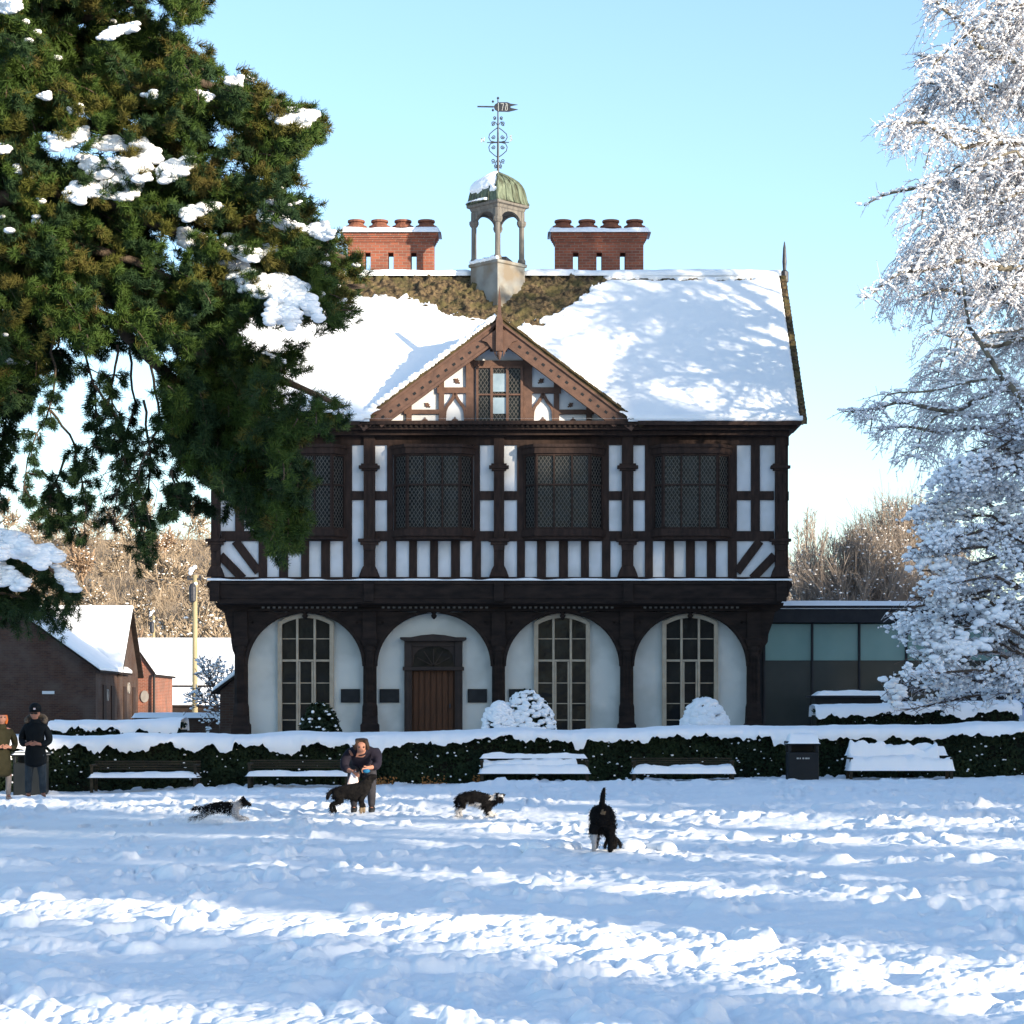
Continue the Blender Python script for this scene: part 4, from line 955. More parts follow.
# snow on the boughs
BP, BS = [], []
def bank(path, w_, dep=-1.7, n=None, flat=.62):
    P = poly_sample(path, n or int(sum(math.hypot(path[i+1][0]-path[i][0], path[i+1][1]-path[i][1]) for i in range(len(path)-1))/3)+3)
    for p in P:
        for _ in range(4):
            r = w_*rng.uniform(.35, .85)/77; BP.append(W3(p[0]+rng.normal(0, w_*.35), p[1]+rng.normal(0, w_*.33), CY+dep+rng.normal(0, .12))); BS.append((r*1.25, r, r*flat))
def bankpoly(poly, r0, dep=-1.75, k=1.0):
    xs_ = [p[0] for p in poly]; ys_ = [p[1] for p in poly]; ar = abs(sum(poly[i][0]*poly[(i+1) % len(poly)][1]-poly[(i+1) % len(poly)][0]*poly[i][1] for i in range(len(poly))))/2
    n = int(ar/(r0*r0)*6*k)+10; x = rng.uniform(min(xs_), max(xs_), n*6); y = rng.uniform(min(ys_), max(ys_), n*6); o_ = inpoly(x, y, poly); x, y = x[o_][:n], y[o_][:n]; yb = (max(ys_)+min(ys_))/2
    for a_, b_ in zip(x, y):
        r = r0*rng.uniform(.4, 1.05)/77; BP.append(W3(a_, b_, CY+dep+(yb-b_)*.012+.18*float(vnoise(a_/14, b_/9, 2.2)))); BS.append((r*1.45, r*1.2, r*.66))
for poly in ([(63, 193), (75, 183), (90, 188), (92, 180), (110, 182), (112, 172), (128, 170), (140, 175), (138, 195), (125, 200), (108, 198), (90, 196), (80, 203), (68, 199)],
             [(92, 140), (100, 138), (120, 137), (122, 150), (135, 150), (135, 140), (143, 138), (150, 148), (158, 150), (160, 160), (150, 165), (145, 180), (135, 180), (128, 168), (115, 168), (110, 158), (120, 156), (132, 160), (134, 152), (122, 147), (104, 150), (94, 146)],
             [(78, 155), (90, 155), (100, 163), (110, 175), (95, 177), (85, 168)], [(157, 170), (170, 160), (180, 162), (190, 155), (195, 162), (190, 170), (175, 180), (160, 182)], [(50, 140), (60, 133), (72, 130), (76, 126), (86, 128), (84, 138), (72, 145), (55, 150)],
             [(180, 228), (190, 229), (212, 240), (232, 250), (240, 262), (260, 275), (275, 275), (300, 280), (310, 290), (318, 310), (320, 322), (312, 318), (305, 305), (298, 302), (297, 318), (290, 332), (285, 320), (270, 325), (265, 315), (272, 300), (255, 295), (240, 290), (228, 275), (215, 262), (200, 250), (182, 245)]):
    bankpoly(poly, 5.0)
for poly in ([(0, 143), (10, 145), (8, 152), (0, 153)], [(15, 165), (32, 170), (30, 178), (15, 172)], [(180, 212), (195, 205), (220, 203), (222, 207), (200, 215), (188, 222)], [(258, 212), (270, 208), (290, 220), (305, 228), (298, 235), (288, 232), (275, 222), (260, 220)],
             [(228, 248), (250, 245), (275, 244), (278, 250), (262, 255), (255, 262), (240, 258)], [(305, 228), (325, 222), (335, 232), (325, 240), (312, 236)], [(268, 108), (290, 108), (318, 112), (315, 120), (300, 130), (285, 126), (270, 118)]):
    bankpoly(poly, 3.8)
for poly in ([(98, 38), (112, 28), (138, 22), (136, 30), (118, 34), (110, 40)], [(0, 0), (18, 0), (22, 8), (8, 14), (0, 12)], [(70, 108), (82, 104), (80, 114), (72, 114)], [(226, 78), (242, 76), (240, 86), (228, 84)], [(38, 96), (50, 92), (48, 100)], [(196, 90), (214, 96), (206, 102)], [(140, 96), (156, 90), (154, 98)]): bankpoly(poly, 3.2)
bank([(286, 205), (300, 202)], 2.5); bank([(280, 322), (300, 318)], 3, -.8); bank([(330, 310), (345, 300)], 2.5, -.7); bank([(264, 352), (285, 362)], 2.5, -.9); bank([(300, 408), (335, 412), (348, 408)], 3, -.9)
for poly in ([(-60, 520), (0, 530), (22, 533), (35, 545), (50, 545), (62, 555), (60, 562), (48, 562), (40, 570), (30, 562), (10, 556), (0, 560), (-60, 560)], [(-60, 565), (0, 562), (15, 570), (28, 582), (20, 590), (5, 585), (-60, 592)], [(55, 565), (70, 575), (78, 590), (72, 592), (60, 580)]):
    bankpoly(poly, 5, -1.7)
hi = np.argsort(rng.uniform(size=len(tp)))[:900]
for i in hi:
    if tp[i][2] < 5.2: continue
    if rng.uniform() < smooth(-.1, .5, fbm(tp[i][0]*.9, tp[i][2]*1.3, 3.3, 2)): r = rng.uniform(.03, .07); BP.append(tp[i]+np.array([0, 0, .09])); BS.append((r*1.4, r*1.4, r*.7))
V_, F_ = blobs(BP, BS, ICO2, .05); link_mesh('bough_snow', np_mesh('bough_snow', V_, F_, True), M['snow'], tree)

# ============================================================ frosted weeping birch, right
BY = 56.0
birch = empty('weeping_birch', (gx(1105, BY), BY, GZ), 'tall weeping birch hung with frosted twigs rising out of the top right corner', 'tree')
m = MB(); xb = gx(1105, BY); m.tube([(xb, BY, GZ-.2), (xb, BY, 4), (xb+.1, BY, 9), (xb-.1, BY, 15), (xb, BY, 21)], [.42, .36, .28, .17, .03], 12); m.build('trunk', M['bark_birch'], birch, smooth_=True)
OUT = [(-60, 935), (-20, 926), (20, 926), (50, 905), (78, 925), (110, 890), (130, 872), (165, 905), (205, 862), (240, 905), (265, 880), (292, 862), (320, 876), (345, 905), (370, 925), (400, 860), (412, 840), (430, 872), (455, 885), (480, 905), (520, 930)]
oy = [a for a, b in OUT]; ox = [b for a, b in OUT]
BLm = [[(1110, 110), (1024, 66), (985, 52), (960, 22), (930, -5)], [(1110, 60), (1010, 40), (960, 60), (918, 58)], [(1110, 190), (1024, 146), (985, 140), (962, 150), (925, 120), (885, 128)], [(1110, 210), (1010, 205), (960, 185), (920, 184), (864, 205)], [(1110, 300), (1020, 268), (960, 262), (905, 272), (866, 296)],
       [(1110, 330), (1000, 300), (950, 290), (900, 300)], [(1110, 420), (1010, 385), (960, 410), (900, 404), (842, 412)], [(1110, 300), (1040, 200), (990, 130), (965, 90)], [(1110, 440), (1020, 400), (970, 330), (960, 270)], [(1110, 10), (1040, -30), (980, -50)], [(1110, 460), (1020, 430), (940, 430), (880, 428)], [(1110, 250), (1030, 190), (970, 220), (930, 240)],
       [(1110, 380), (1030, 340), (985, 345), (935, 330)], [(1110, 160), (1050, 95), (985, 85), (930, 85)]]
for k in range(30):
    y1 = -50+k*16.5+rng.uniform(-8, 8); y0_ = y1+rng.uniform(-70, 60); xt = np.interp(y1, [a for a, b in OUT], [b for a, b in OUT])+rng.uniform(18, 110)
    BLm.append([(1110, y0_+110), ((1110+xt)/2+rng.uniform(-10, 20), (y0_+y1)/2-rng.uniform(10, 45)), (xt+16, y1-9), (xt, y1+8), (xt-4, y1+30)])
m = MB(); tA, tB, tW = [], [], []; sp_, ss_, sd_ = [], [], []
for bi, Lm in enumerate(BLm):
    dep = BY+rng.uniform(-1.6, 1.4); P = poly_sample(Lm, 26); P[:, 1] += np.sin(np.arange(26)*.9+bi)*2.2; dd = np.linspace(0, rng.uniform(-1.3, 1.0), 26)
    P3 = np.array([W3(P[i, 0], P[i, 1], dep+dd[i]) for i in range(26)])
    m.tube(P3, [(.11 if bi < 14 else .045)*(1-i/25)**.8+.014 for i in range(26)], 6)
    for i in range(26):   # snow lying along the limb
        for _ in range(3): sp_.append(P3[i]+np.array([rng.uniform(-.14, .14), -.02, .05])); r = rng.uniform(.03, .06); ss_.append((r*2, r, r*.8))
    for i in range(3, 26):
        if P[i, 0] > 1060: continue
        for _ in range(rng.integers(5, 9)):
            if rng.uniform() > .12+.88*float(smooth(-.20, .22, vnoise(P3[i][0]*.85+3.3, P3[i][2]*.75, P3[i][1]*.5))): continue
            start = P3[i]+np.array([rng.uniform(-.1, .1), 0, 0]); a = rng.uniform(-.2, 1.2); s = -1 if rng.uniform() < .62 else 1; v = np.array([s*math.cos(a)*.9, rng.normal(0, .5), math.sin(a)*.8]); ln = rng.uniform(.5, 2.0)*(1 if P[i, 0] > 905 else .7); n = 9; cur = start
            for k in range(n):
                v = v+np.array([0, 0, -.27]); d = v/np.linalg.norm(v); nx = cur+d*ln/n+rng.normal(0, .02, 3)
                py = HY-(nx[2]-EYE)*F/nx[1]; pxx = CX+nx[0]*F/nx[1]
                if pxx < np.interp(py, oy, ox)-3 or py > 520: break
                tA.append(cur); tB.append(nx); tW.append(.013*(1-k/9)+.005)
                if rng.uniform() < .55:
                    d2 = d+rng.normal(0, .7, 3); e = nx+d2*rng.uniform(.08, .22); tA.append(nx); tB.append(e); tW.append(.008)
                    if rng.uniform() < .8: sp_.append((nx+e)/2+[0, 0, .015]); r = rng.uniform(.012, .027); ss_.append((r*1.8, r, r))
                for _2 in range(2): 
                    if rng.uniform() < .36: u = rng.uniform(); sp_.append(cur*(1-u)+nx*u+[0, 0, .02]); r = rng.uniform(.013, .034)*(1.5 if rng.uniform() < .12 else 1); ss_.append((r*1.8, r*1.1, r))
                cur = nx
m.build('limb', M['bark_birch'], birch, smooth_=True)
V_, F_ = ribbons(np.array(tA), np.array(tB), np.array(tW), np.array(tW)*.7); link_mesh('twigs', np_mesh('twigs', V_, F_), M['frosted'], birch)
V_, F_ = blobs(sp_, ss_, ICO1, .3); link_mesh('frost_snow', np_mesh('frost_snow', V_, F_, True), M['snow'], birch); print('birch', len(tA), len(sp_))

# ============================================================ small snow laden tree, lower right
SY = 48.3
stree = empty('snow_laden_tree', (gx(1010, SY), SY, GZ), 'low tree loaded with snow clumps, behind the hedge on the right', 'tree')
OUT2 = [(380, 1010), (430, 985), (470, 940), (490, 915), (505, 905), (530, 912), (560, 900), (580, 925), (600, 905), (618, 878), (640, 900), (655, 905), (680, 880), (700, 884), (722, 888)]
oy2 = [a for a, b in OUT2]; ox2 = [b for a, b in OUT2]
m = MB(); xb = gx(1045, SY); m.tube([(xb, SY, GZ-.2), (xb-.1, SY, 1.8), (xb, SY, 3.6), (xb-.2, SY, 6.5)], [.22, .18, .13, .03], 10); m.build('trunk', M['bark'], stree, smooth_=True)
m = MB(); tA, tB, tW = [], [], []; sp_, ss_ = [], []
for k in range(34):
    y1 = 425+k*8.6; xt = np.interp(y1, oy2, ox2)+rng.uniform(0, 30); y0 = y1-rng.uniform(-20, 40)+10
    Lm = [(1045, min(y0+20, 690)), ((1045+xt)/2+10, (y0+y1)/2-12), (xt, y1)]; dep = SY+rng.uniform(-1.5, 1.3); P = poly_sample(Lm, 14); dd = np.linspace(0, rng.uniform(-1.0, .8), 14)
    P3 = np.array([W3(P[i, 0], P[i, 1], SY+(dep-SY)*min(1, i/5)+dd[i]) for i in range(14)]); m.tube(P3, [.04*(1-i/14)+.012 for i in range(14)], 5)
    for i in range(2, 14):
        for _ in range(10):
            a = rng.uniform(0, 6.28); v = np.array([math.cos(a), rng.normal(0, .8), math.sin(a)*.6]); ln = rng.uniform(.12, .5); e = P3[i]+v*ln; py = HY-(e[2]-EYE)*F/e[1]; pxx = CX+e[0]*F/e[1]
            if pxx < np.interp(py, oy2, ox2)-2 or py > 722: continue
            tA.append(P3[i]); tB.append(e); tW.append(.012)
            for _3 in range(2 if vnoise(e[0]*1.7, e[2]*2.0, e[1]*1.1) > -.05 else 0):
                e3 = e+np.array([rng.normal(0, .1), rng.normal(0, .08), rng.uniform(-.16, .04)]); tA.append(e); tB.append(e3); tW.append(.008); r = rng.uniform(.018, .04); sp_.append(e3); ss_.append((r*1.3, r, r))
            for u in (rng.uniform(.1, .4), rng.uniform(.45, .8), 1.0):
                if rng.uniform() < .9*float(smooth(-.2, .22, vnoise(e[0]*1.7, e[2]*2.0, e[1]*1.1))):
                    r = rng.uniform(.024, .066)*(1.25 if rng.uniform() < .15 else 1); sp_.append(P3[i]*(1-u)+e*u+[0, 0, r*.45]); ss_.append((r*1.2, r*1.1, r*.8))
for (x, y, n, w_) in ((965, 640, 44, 14), (950, 650, 24, 12), (990, 610, 24, 13), (900, 690, 14, 9), (930, 565, 14, 10)):
    for _ in range(n): r = rng.uniform(.06, .13)*.9; sp_.append(W3(x+rng.normal(0, w_), y+rng.normal(0, w_*.6), SY-1.4)); ss_.append((r*1.1, r, r*.7))
m.build('limb', M['bark'], stree)
V_, F_ = ribbons(np.array(tA), np.array(tB), np.array(tW)*.9, np.array(tW)*.5); link_mesh('twigs', np_mesh('twigs', V_, F_, False, (rng.uniform(size=len(F_)) < .5).astype(int)), [M['twig'], M['frosted']], stree)
V_, F_ = blobs(sp_, ss_, ICO2, .22); link_mesh('clump_snow', np_mesh('clump_snow', V_, F_, True), M['snow'], stree); print('shrub tree', len(sp_))

# ============================================================ bare trees
def bare(seed, H=10., spread=.6, lv=5, nch=(5, 5, 4, 4, 3), trunkf=.3, up=.35, wmin=.02, snowf=.0, snow_r=.1):
    r = np.random.default_rng(seed); A, B, Wa, Wb = [], [], [], []; leaves = []
    def grow(p, d, ln, w_, l):
        n = 3 if l < 2 else 2; cur = p; pts = [p]
        for k in range(n):
            d = d+r.normal(0, .13, 3)+np.array([0, 0, up*.18]); d /= np.linalg.norm(d); nx = cur+d*ln/n; A.append(cur); B.append(nx); wa = w_*(1-.45*k/n); Wa.append(wa); Wb.append(w_*(1-.45*(k+1)/n)); cur = nx; pts.append(nx)
        if l >= lv-1: leaves.append(cur); return
        for c in range(nch[l]):
            u = r.uniform(.35, 1.0) if c else 1.0; i = min(int(u*n), n-1); q = pts[i]+(pts[i+1]-pts[i])*(u*n-i); nd = d+r.normal(0, spread, 3)*(.35 if c == 0 else 1); nd /= np.linalg.norm(nd)
            grow(q, nd, ln*r.uniform(.55, .8), max(w_*.52, wmin), l+1)
    grow(np.zeros(3), np.array([0, 0, 1.]), H*trunkf, H*.022, 0)
    A, B, Wa, Wb = map(np.array, (A, B, Wa, Wb)); V_, F_ = ribbons(A, B, np.maximum(Wa, wmin), np.maximum(Wb, wmin)); return V_, F_, np.array(leaves), A, B
def bare_mesh(name, seed, mt, snow_n=0, snow_r=.12, **k):
    V_, F_, lv_, A, B = bare(seed, **k)
    if not snow_n: return np_mesh(name, V_, F_), [mt]
    i = np.random.default_rng(seed).integers(0, len(A), snow_n); P = (A[i]+B[i])/2+[0, 0, .03]; S = np.random.default_rng(seed+1).uniform(.5, 1.2, snow_n)*snow_r
    V2, F2 = blobs(P, np.stack([S*1.5, S, S*.7], 1), ICO1, .3)
    Vt = np.concatenate([V_, V2]); me = bpy.data.meshes.new(name)
    F_ = F_.astype(np.int32); F2 = (F2+len(V_)).astype(np.int32)
    loops = np.concatenate([F_.ravel(), F2.ravel()]); st_ = np.concatenate([np.arange(len(F_))*4, F_.size+np.arange(len(F2))*3]).astype(np.int32)
    me.vertices.add(len(Vt)); me.vertices.foreach_set('co', Vt.astype(np.float32).ravel()); me.loops.add(len(loops)); me.loops.foreach_set('vertex_index', loops)
    me.polygons.add(len(st_)); me.polygons.foreach_set('loop_start', st_); me.polygons.foreach_set('material_index', np.concatenate([np.zeros(len(F_)), np.ones(len(F2))]).astype(np.int32)); me.update(calc_edges=True); me.validate()
    return me, [mt, M['snow_fleck']]
protos = []
for i in range(6):
    me, ms = bare_mesh('woodland_tree', 40+i, M['hazy_twig2'] if i in (2,) else M['hazy_twig'], snow_n=70, snow_r=.13, H=9.5, wmin=.06, spread=.62, up=.5)
    for m_ in ms: me.materials.append(m_)
    protos.append(me)
cnt = 0; rt = random.Random(5)
def wood(px, Y, s, i):
    global cnt
    x = gx(px, Y); o = bpy.data.objects.new('woodland_tree', protos[i]); COL.objects.link(o); o.location = (x, Y, gnd(x, Y)-.2); o.scale = (s, s, s*rt.uniform(.85, 1.1)); o.rotation_euler.z = rt.uniform(0, 6.28)
    tag(o, 'bare brown tree flecked with snow in the wood on the hillside behind the houses', 'tree', 'bare trees of the hillside wood'); cnt += 1
for Y in (185, 205, 228, 252, 280, 310, 345):
    x = -210+rt.uniform(0, 20)
    while x < 300:
        wood(x+rt.uniform(-6, 6), Y+rt.uniform(-8, 8), rt.uniform(.85, 1.25)*(1.0 if Y < 300 else .9), rt.choice([0, 1, 2, 3, 4, 5])); x += 2160*4.6/Y*rt.uniform(.75, 1.2)
    x = 770+rt.uniform(0, 20)
    while x < 1060 and Y > 220:
        wood(x+rt.uniform(-6, 6), Y+rt.uniform(-8, 8), rt.uniform(.8, 1.1), rt.choice([0, 1, 3, 4, 5])); x += 2160*5.5/Y*rt.uniform(.75, 1.2)
print('wood trees', cnt)
# understorey of the wood (one mass)
A, B = [], []
n = 26000; yy = rng.uniform(176, 350, n); left = rng.uniform(size=n) < .7; pxs = np.where(left, rng.uniform(-220, 310, n), rng.uniform(760, 1070, n)); xx = gx(pxs, yy); zz = ground_z(xx, yy)
A = np.stack([xx, yy, zz], -1); B = A+np.stack([rng.normal(0, 1.5, n), rng.normal(0, 1.5, n), rng.uniform(.8, 3.4, n)], -1); V_, F_ = ribbons(A, B, .045, .02)
o = link_mesh('undergrowth', np_mesh('undergrowth', V_, F_), M['hazy_twig']); tag(o, 'brown undergrowth covering the floor of the hillside wood', 'undergrowth', kind='stuff')
# two distinct bare trees on the right
def single(name, seed, px, Y, label, mt, **k):
    sn_ = k.pop('snow_n', 0); sr = k.pop('snow_r', .1); s = k.pop('scale', 1); me, ms = bare_mesh(name, seed, mt, snow_n=sn_, snow_r=sr, **k)
    for m_ in ms: me.materials.append(m_)
    o = bpy.data.objects.new(name, me); COL.objects.link(o); x = gx(px, Y); o.location = (x, Y, gnd(x, Y)-.1); o.scale = (s, s, 1) if not isinstance(s, tuple) else s; return tag(o, label, 'tree')
def fan_tree(px, Y, zf, top, hw, seed, label, nst=70, nsn=2600, w0=.05, wt=.014, mt=None, round_=False):
    r = np.random.default_rng(seed); zb = gnd(gx(px, Y), Y); A, B, Wa, Wb = [np.array([0, 0, -.2])], [np.array([0, 0, zf])], [w0*3.4], [w0*2.6]; H_ = top-zb-zf
    for k in range(nst):
        az, el = r.uniform(0, 6.28), r.uniform(0, 1)**.8; ang = el*1.15; e = np.array([math.sin(ang)*math.cos(az)*hw, math.sin(ang)*math.sin(az)*hw, (math.cos(ang)**.8)*H_*r.uniform(.8, 1.0)+zf]); b0 = np.array([0, 0, zf-r.uniform(0, .35)*zf]); mid = b0*.5+e*.5+np.array([0, 0, -.1*H_ if not round_ else .05*H_])+r.normal(0, .15, 3)
        pts = [((1-t)**2)*b0+2*t*(1-t)*mid+t*t*e+r.normal(0, .05, 3)*(0 < t < 1) for t in np.linspace(0, 1, 8)]
        for i in range(7):
            A.append(pts[i]); B.append(pts[i+1]); Wa.append(w0*(1-i/8)+wt); Wb.append(w0*(1-(i+1)/8)+wt)
            d = pts[i+1]-pts[i]; d /= np.linalg.norm(d)
            for j in range(3+i):
                u = r.uniform(); q = pts[i]*(1-u)+pts[i+1]*u; v = d+r.normal(0, .45, 3)+np.array([0, 0, .25]); v /= np.linalg.norm(v); L_ = r.uniform(.5, 1.5)*hw/4.5; q2 = q+v*L_
                A.append(q); B.append(q2); Wa.append(wt*1.2); Wb.append(wt*.7)
                for _ in range(3): u2 = r.uniform(.2, 1); q3 = q*(1-u2)+q2*u2; v2 = v+r.normal(0, .5, 3)+np.array([0, 0, .2]); A.append(q3); B.append(q3+v2*L_*.38); Wa.append(wt*.8); Wb.append(wt*.5)
    A, B = np.array(A), np.array(B); V_, F_ = ribbons(A, B, np.array(Wa), np.array(Wb)); base = (gx(px, Y), Y, zb); e = empty('bare_tree', base, label, 'tree'); link_mesh('branches', np_mesh('branches', V_, F_), mt or M['mid_twig'], e, local=True)
    if nsn: i = r.integers(1, len(A), nsn); S = r.uniform(.4, 1.1, nsn)*wt*4.2; V_, F_ = blobs((A[i]+B[i])/2, np.stack([S*1.5, S, S*.7], 1), ICO1, .3); link_mesh('twig_snow', np_mesh('twig_snow', V_, F_), M['snow_fleck'], e, local=True)
fan_tree(806, 150, 5.5, gz(503, 150), 2.2, 3, 'slender bare tree rising alone against the sky right of the timber house', 26, 0, .05, .018, round_=True)
fan_tree(852, 88, 3.2, gz(533, 88), 3.3, 4, 'wide bare bush of a tree flecked with snow above the glass wing', 120, 2000, .04, .012)
fan_tree(905, 92, 3.4, gz(502, 92), 3.6, 6, 'tallest bare bushy tree half hidden by the frosted trees on the right', 120, 2000, .045, .013)
fan_tree(800, 130, 2.5, gz(556, 130), 3.0, 8, 'low bare bush peeping out past the right corner of the timber house', 60, 1500, .04, .016)
single('snowy_sapling', 77, 222, 72, 'small bare sapling with snow along its branches between the telegraph pole and the timber house', M['twig'], H=5.2, wmin=.012, spread=.8, trunkf=.26, up=.2, lv=6, nch=(5, 4, 4, 3, 3, 2), snow_n=900, snow_r=.045, scale=1.0)

# ============================================================ clipped hedge in front of the house
def leafquads(P, Nrm, s, seed=0):
    n = len(P); V4 = np.array([[-1, -.6, 0], [1, -.6, 0], [1, .6, .1], [-1, .6, -.1]], float); return stamp(V4, np.array([[0, 1, 2, 3]]), mats_from(P, Nrm+rng.normal(0, .6, (n, 3)), s))
def hedge(x0, x1, y0, y1, top, name, label, nleaf, basez=None, drape=.30, snowmat=True):
    hd = empty(name, ((x0+x1)/2, (y0+y1)/2, gnd((x0+x1)/2, y0)), label, 'hedge')
    topf = lambda x: top+.0135*x+.04*vnoise(x*.9, 2.2)
    xs = np.arange(x0, x1, .25); m = MB()
    for a in xs: m.box(a, min(a+.25, x1), y0+.12, y1-.1, float(ground_base(np.array([a]), np.array([y0]))[0])-.1, float(topf(a))-.16)
    m.build('hedge_wood', M['hedge_core'], hd)
    n = nleaf; X = rng.uniform(x0, x1, n); zb = ground_base(X, np.full(n, y0)); tz = topf(X); u = rng.uniform(0, 1, n); Z = zb+(tz-zb-.02)*u; wob = .10*fbm(X*1.5, Z*2.5, 7, 3)
    P = np.stack([X, y0+.04+wob+rng.uniform(0, .16, n)+.10*smooth(.85, 1, u), Z], 1); Nn = np.tile([0, -1, .3], (n, 1))
    n2 = n//3; X2 = rng.uniform(x0, x1, n2); P2 = np.stack([X2, rng.uniform(y0+.05, y1, n2), topf(X2)-.05+rng.normal(0, .02, n2)], 1); Nn2 = np.tile([0, 0, 1.], (n2, 1))
    V_, F_ = leafquads(np.concatenate([P, P2]), np.concatenate([Nn, Nn2]), rng.uniform(.022, .042, n+n2)); link_mesh('foliage', np_mesh('foliage', V_, F_), M['hedge_leaf'], hd)
    # draped snow
    xs = np.arange(x0-.05, x1+.05, .035); nv = 22; X_, S_ = np.meshgrid(xs, np.linspace(0, 1, nv), indexing='xy')
    dr = drape*(.72+.22*fbm(X_*1.3, 0*X_, 3, 3)+.22*vnoise(X_*5.5, 0*X_+1)+.12*vnoise(X_*13, 0*X_+4)+.10*vnoise(X_*22, 0*X_+4))+.14*smooth(.35, .7, vnoise(X_*2.9, 0*X_+7))
    tpz = topf(X_)+.06; prof = S_*1.0
    f = np.clip(prof/.35, 0, 1); b = np.clip((prof-.35)/.65, 0, 1)
    Yp = np.where(prof < .35, y0-.02-.09*np.sin(f*math.pi*.5)*(1-f)-.06*(1-f)+.10*f*f, y0+.08+(y1-y0)*b)
    Zp = np.where(prof < .35, tpz-dr*(1-f)**1.3, tpz+.05*np.sin(b*math.pi)-.25*smooth(.9, 1, b))
    nn = .035*fbm(X_*2.5, Yp*2.5+Zp*2, 5.5, 3); Zp = Zp+nn; Yp = Yp-nn*.7*(prof < .4)
    r, c = X_.shape; i = np.arange(r*c).reshape(r, c); Fc = np.stack([i[:-1, :-1], i[:-1, 1:], i[1:, 1:], i[1:, :-1]], -1).reshape(-1, 4)
    link_mesh('hedge_snow', np_mesh('hedge_snow', np.stack([X_, Yp, Zp], -1).reshape(-1, 3), Fc, True), M['snow'], hd)
    nf = int((x1-x0)*17); X = rng.uniform(x0, x1, nf); k = smooth(-.1, .35, fbm(X*.8, 0*X, 9.9, 2)+.25); X = X[rng.uniform(size=nf) < .35+.65*k]; nf = len(X); zb = ground_base(X, np.full(nf, y0)); Z = zb+(topf(X)-zb)*rng.uniform(.02, .92, nf); r = rng.uniform(.008, .028, nf)
    V_, F_ = blobs(np.stack([X, np.full(nf, y0+.0), Z], 1), np.stack([r*1.3, r, r*.8], 1), ICO1, .3); tag(link_mesh('snow_fleck', np_mesh('snow_fleck', V_, F_), M['snow'], hd), kind='stuff')
    return hd
HYF = 44.6
hedge(-11.6, 13.5, HYF, 45.9, 1.16, 'clipped_hedge', 'long clipped dark hedge with a thick snow top running behind the benches', 60000, drape=.27)
# rust brown flakes added to stand for sun glow at the hedge foot
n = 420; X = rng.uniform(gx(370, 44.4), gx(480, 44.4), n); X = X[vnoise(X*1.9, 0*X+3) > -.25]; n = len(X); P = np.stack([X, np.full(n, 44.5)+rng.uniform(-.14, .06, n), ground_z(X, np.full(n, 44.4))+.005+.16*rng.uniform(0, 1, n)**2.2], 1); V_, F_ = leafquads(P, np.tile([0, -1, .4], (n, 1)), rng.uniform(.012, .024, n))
o = link_mesh('sunglow_flakes', np_mesh('sunglow_flakes', V_, F_), M['sunglow_leaf']); tag(o, 'rust brown flakes painting the sun glow at the foot of the hedge', 'sun glow', kind='stuff')
def bush(name, label, px, Y, w_, pytop, snow, seed, zb=GZ):
    hgt = gz(pytop, Y)-zb; rx = w_/2/F*Y; b = empty(name, (gx(px, Y), Y, zb), label, 'bush'); r = np.random.default_rng(seed); n = 2600
    d = r.normal(size=(n, 3)); d[:, 2] = np.abs(d[:, 2]); d /= np.linalg.norm(d, axis=1, keepdims=True); k = r.uniform(.8, 1.03, n)[:, None]
    P = np.array([gx(px, Y), Y, zb])+d*k*np.array([rx, rx*.9, hgt]); V_, F_ = leafquads(P, d, r.uniform(.03, .055, n)); link_mesh('foliage', np_mesh('foliage', V_, F_), M['hedge_leaf'], b)
    V_, F_ = ICO3; V2 = V_*np.array([rx*.8, rx*.7, hgt*.82])+np.array([gx(px, Y), Y, zb]); link_mesh('bush_wood', np_mesh('bush_wood', V2, F_), M['hedge_core'], b)
    if snow:
        ns = {1: 60, 2: 330, 3: 420}[snow]; d = r.normal(size=(ns, 3)); d[:, 2] = np.abs(d[:, 2])+(.25 if snow == 3 else .1); d[:, 1] -= .25; d /= np.linalg.norm(d, axis=1, keepdims=True)
        rr = r.uniform(.05, .11, ns)*(.45 if snow == 1 else 1)*(1.5 if snow == 3 else 1); P = np.array([gx(px, Y), Y, zb])+d*np.array([rx, rx*.9, hgt])*(.98 if snow < 3 else .93); V_, F_ = blobs(P, np.stack([rr*1.3, rr, rr*.75], 1), ICO2, .1)
        link_mesh('bush_snow', np_mesh('bush_snow', V_, F_, True), M['snow'], b)
bush('round_bush', 'round dark green bush with only a dusting of snow under the leftmost arched window', 320, 57.5, 46, 702, 1, 1)
bush('round_bush', 'round bush thickly clotted with snow in front of the middle arched window', 527, 56, 60, 691, 2, 2)
bush('round_bush', 'small snow clotted bush low beside the larger snowy bush, on its left', 499, 55.6, 36, 702, 2, 4)
bush('round_bush', 'smooth dome shaped bush buried in snow below the rightmost arched window', 705, 56, 48, 697, 3, 3)

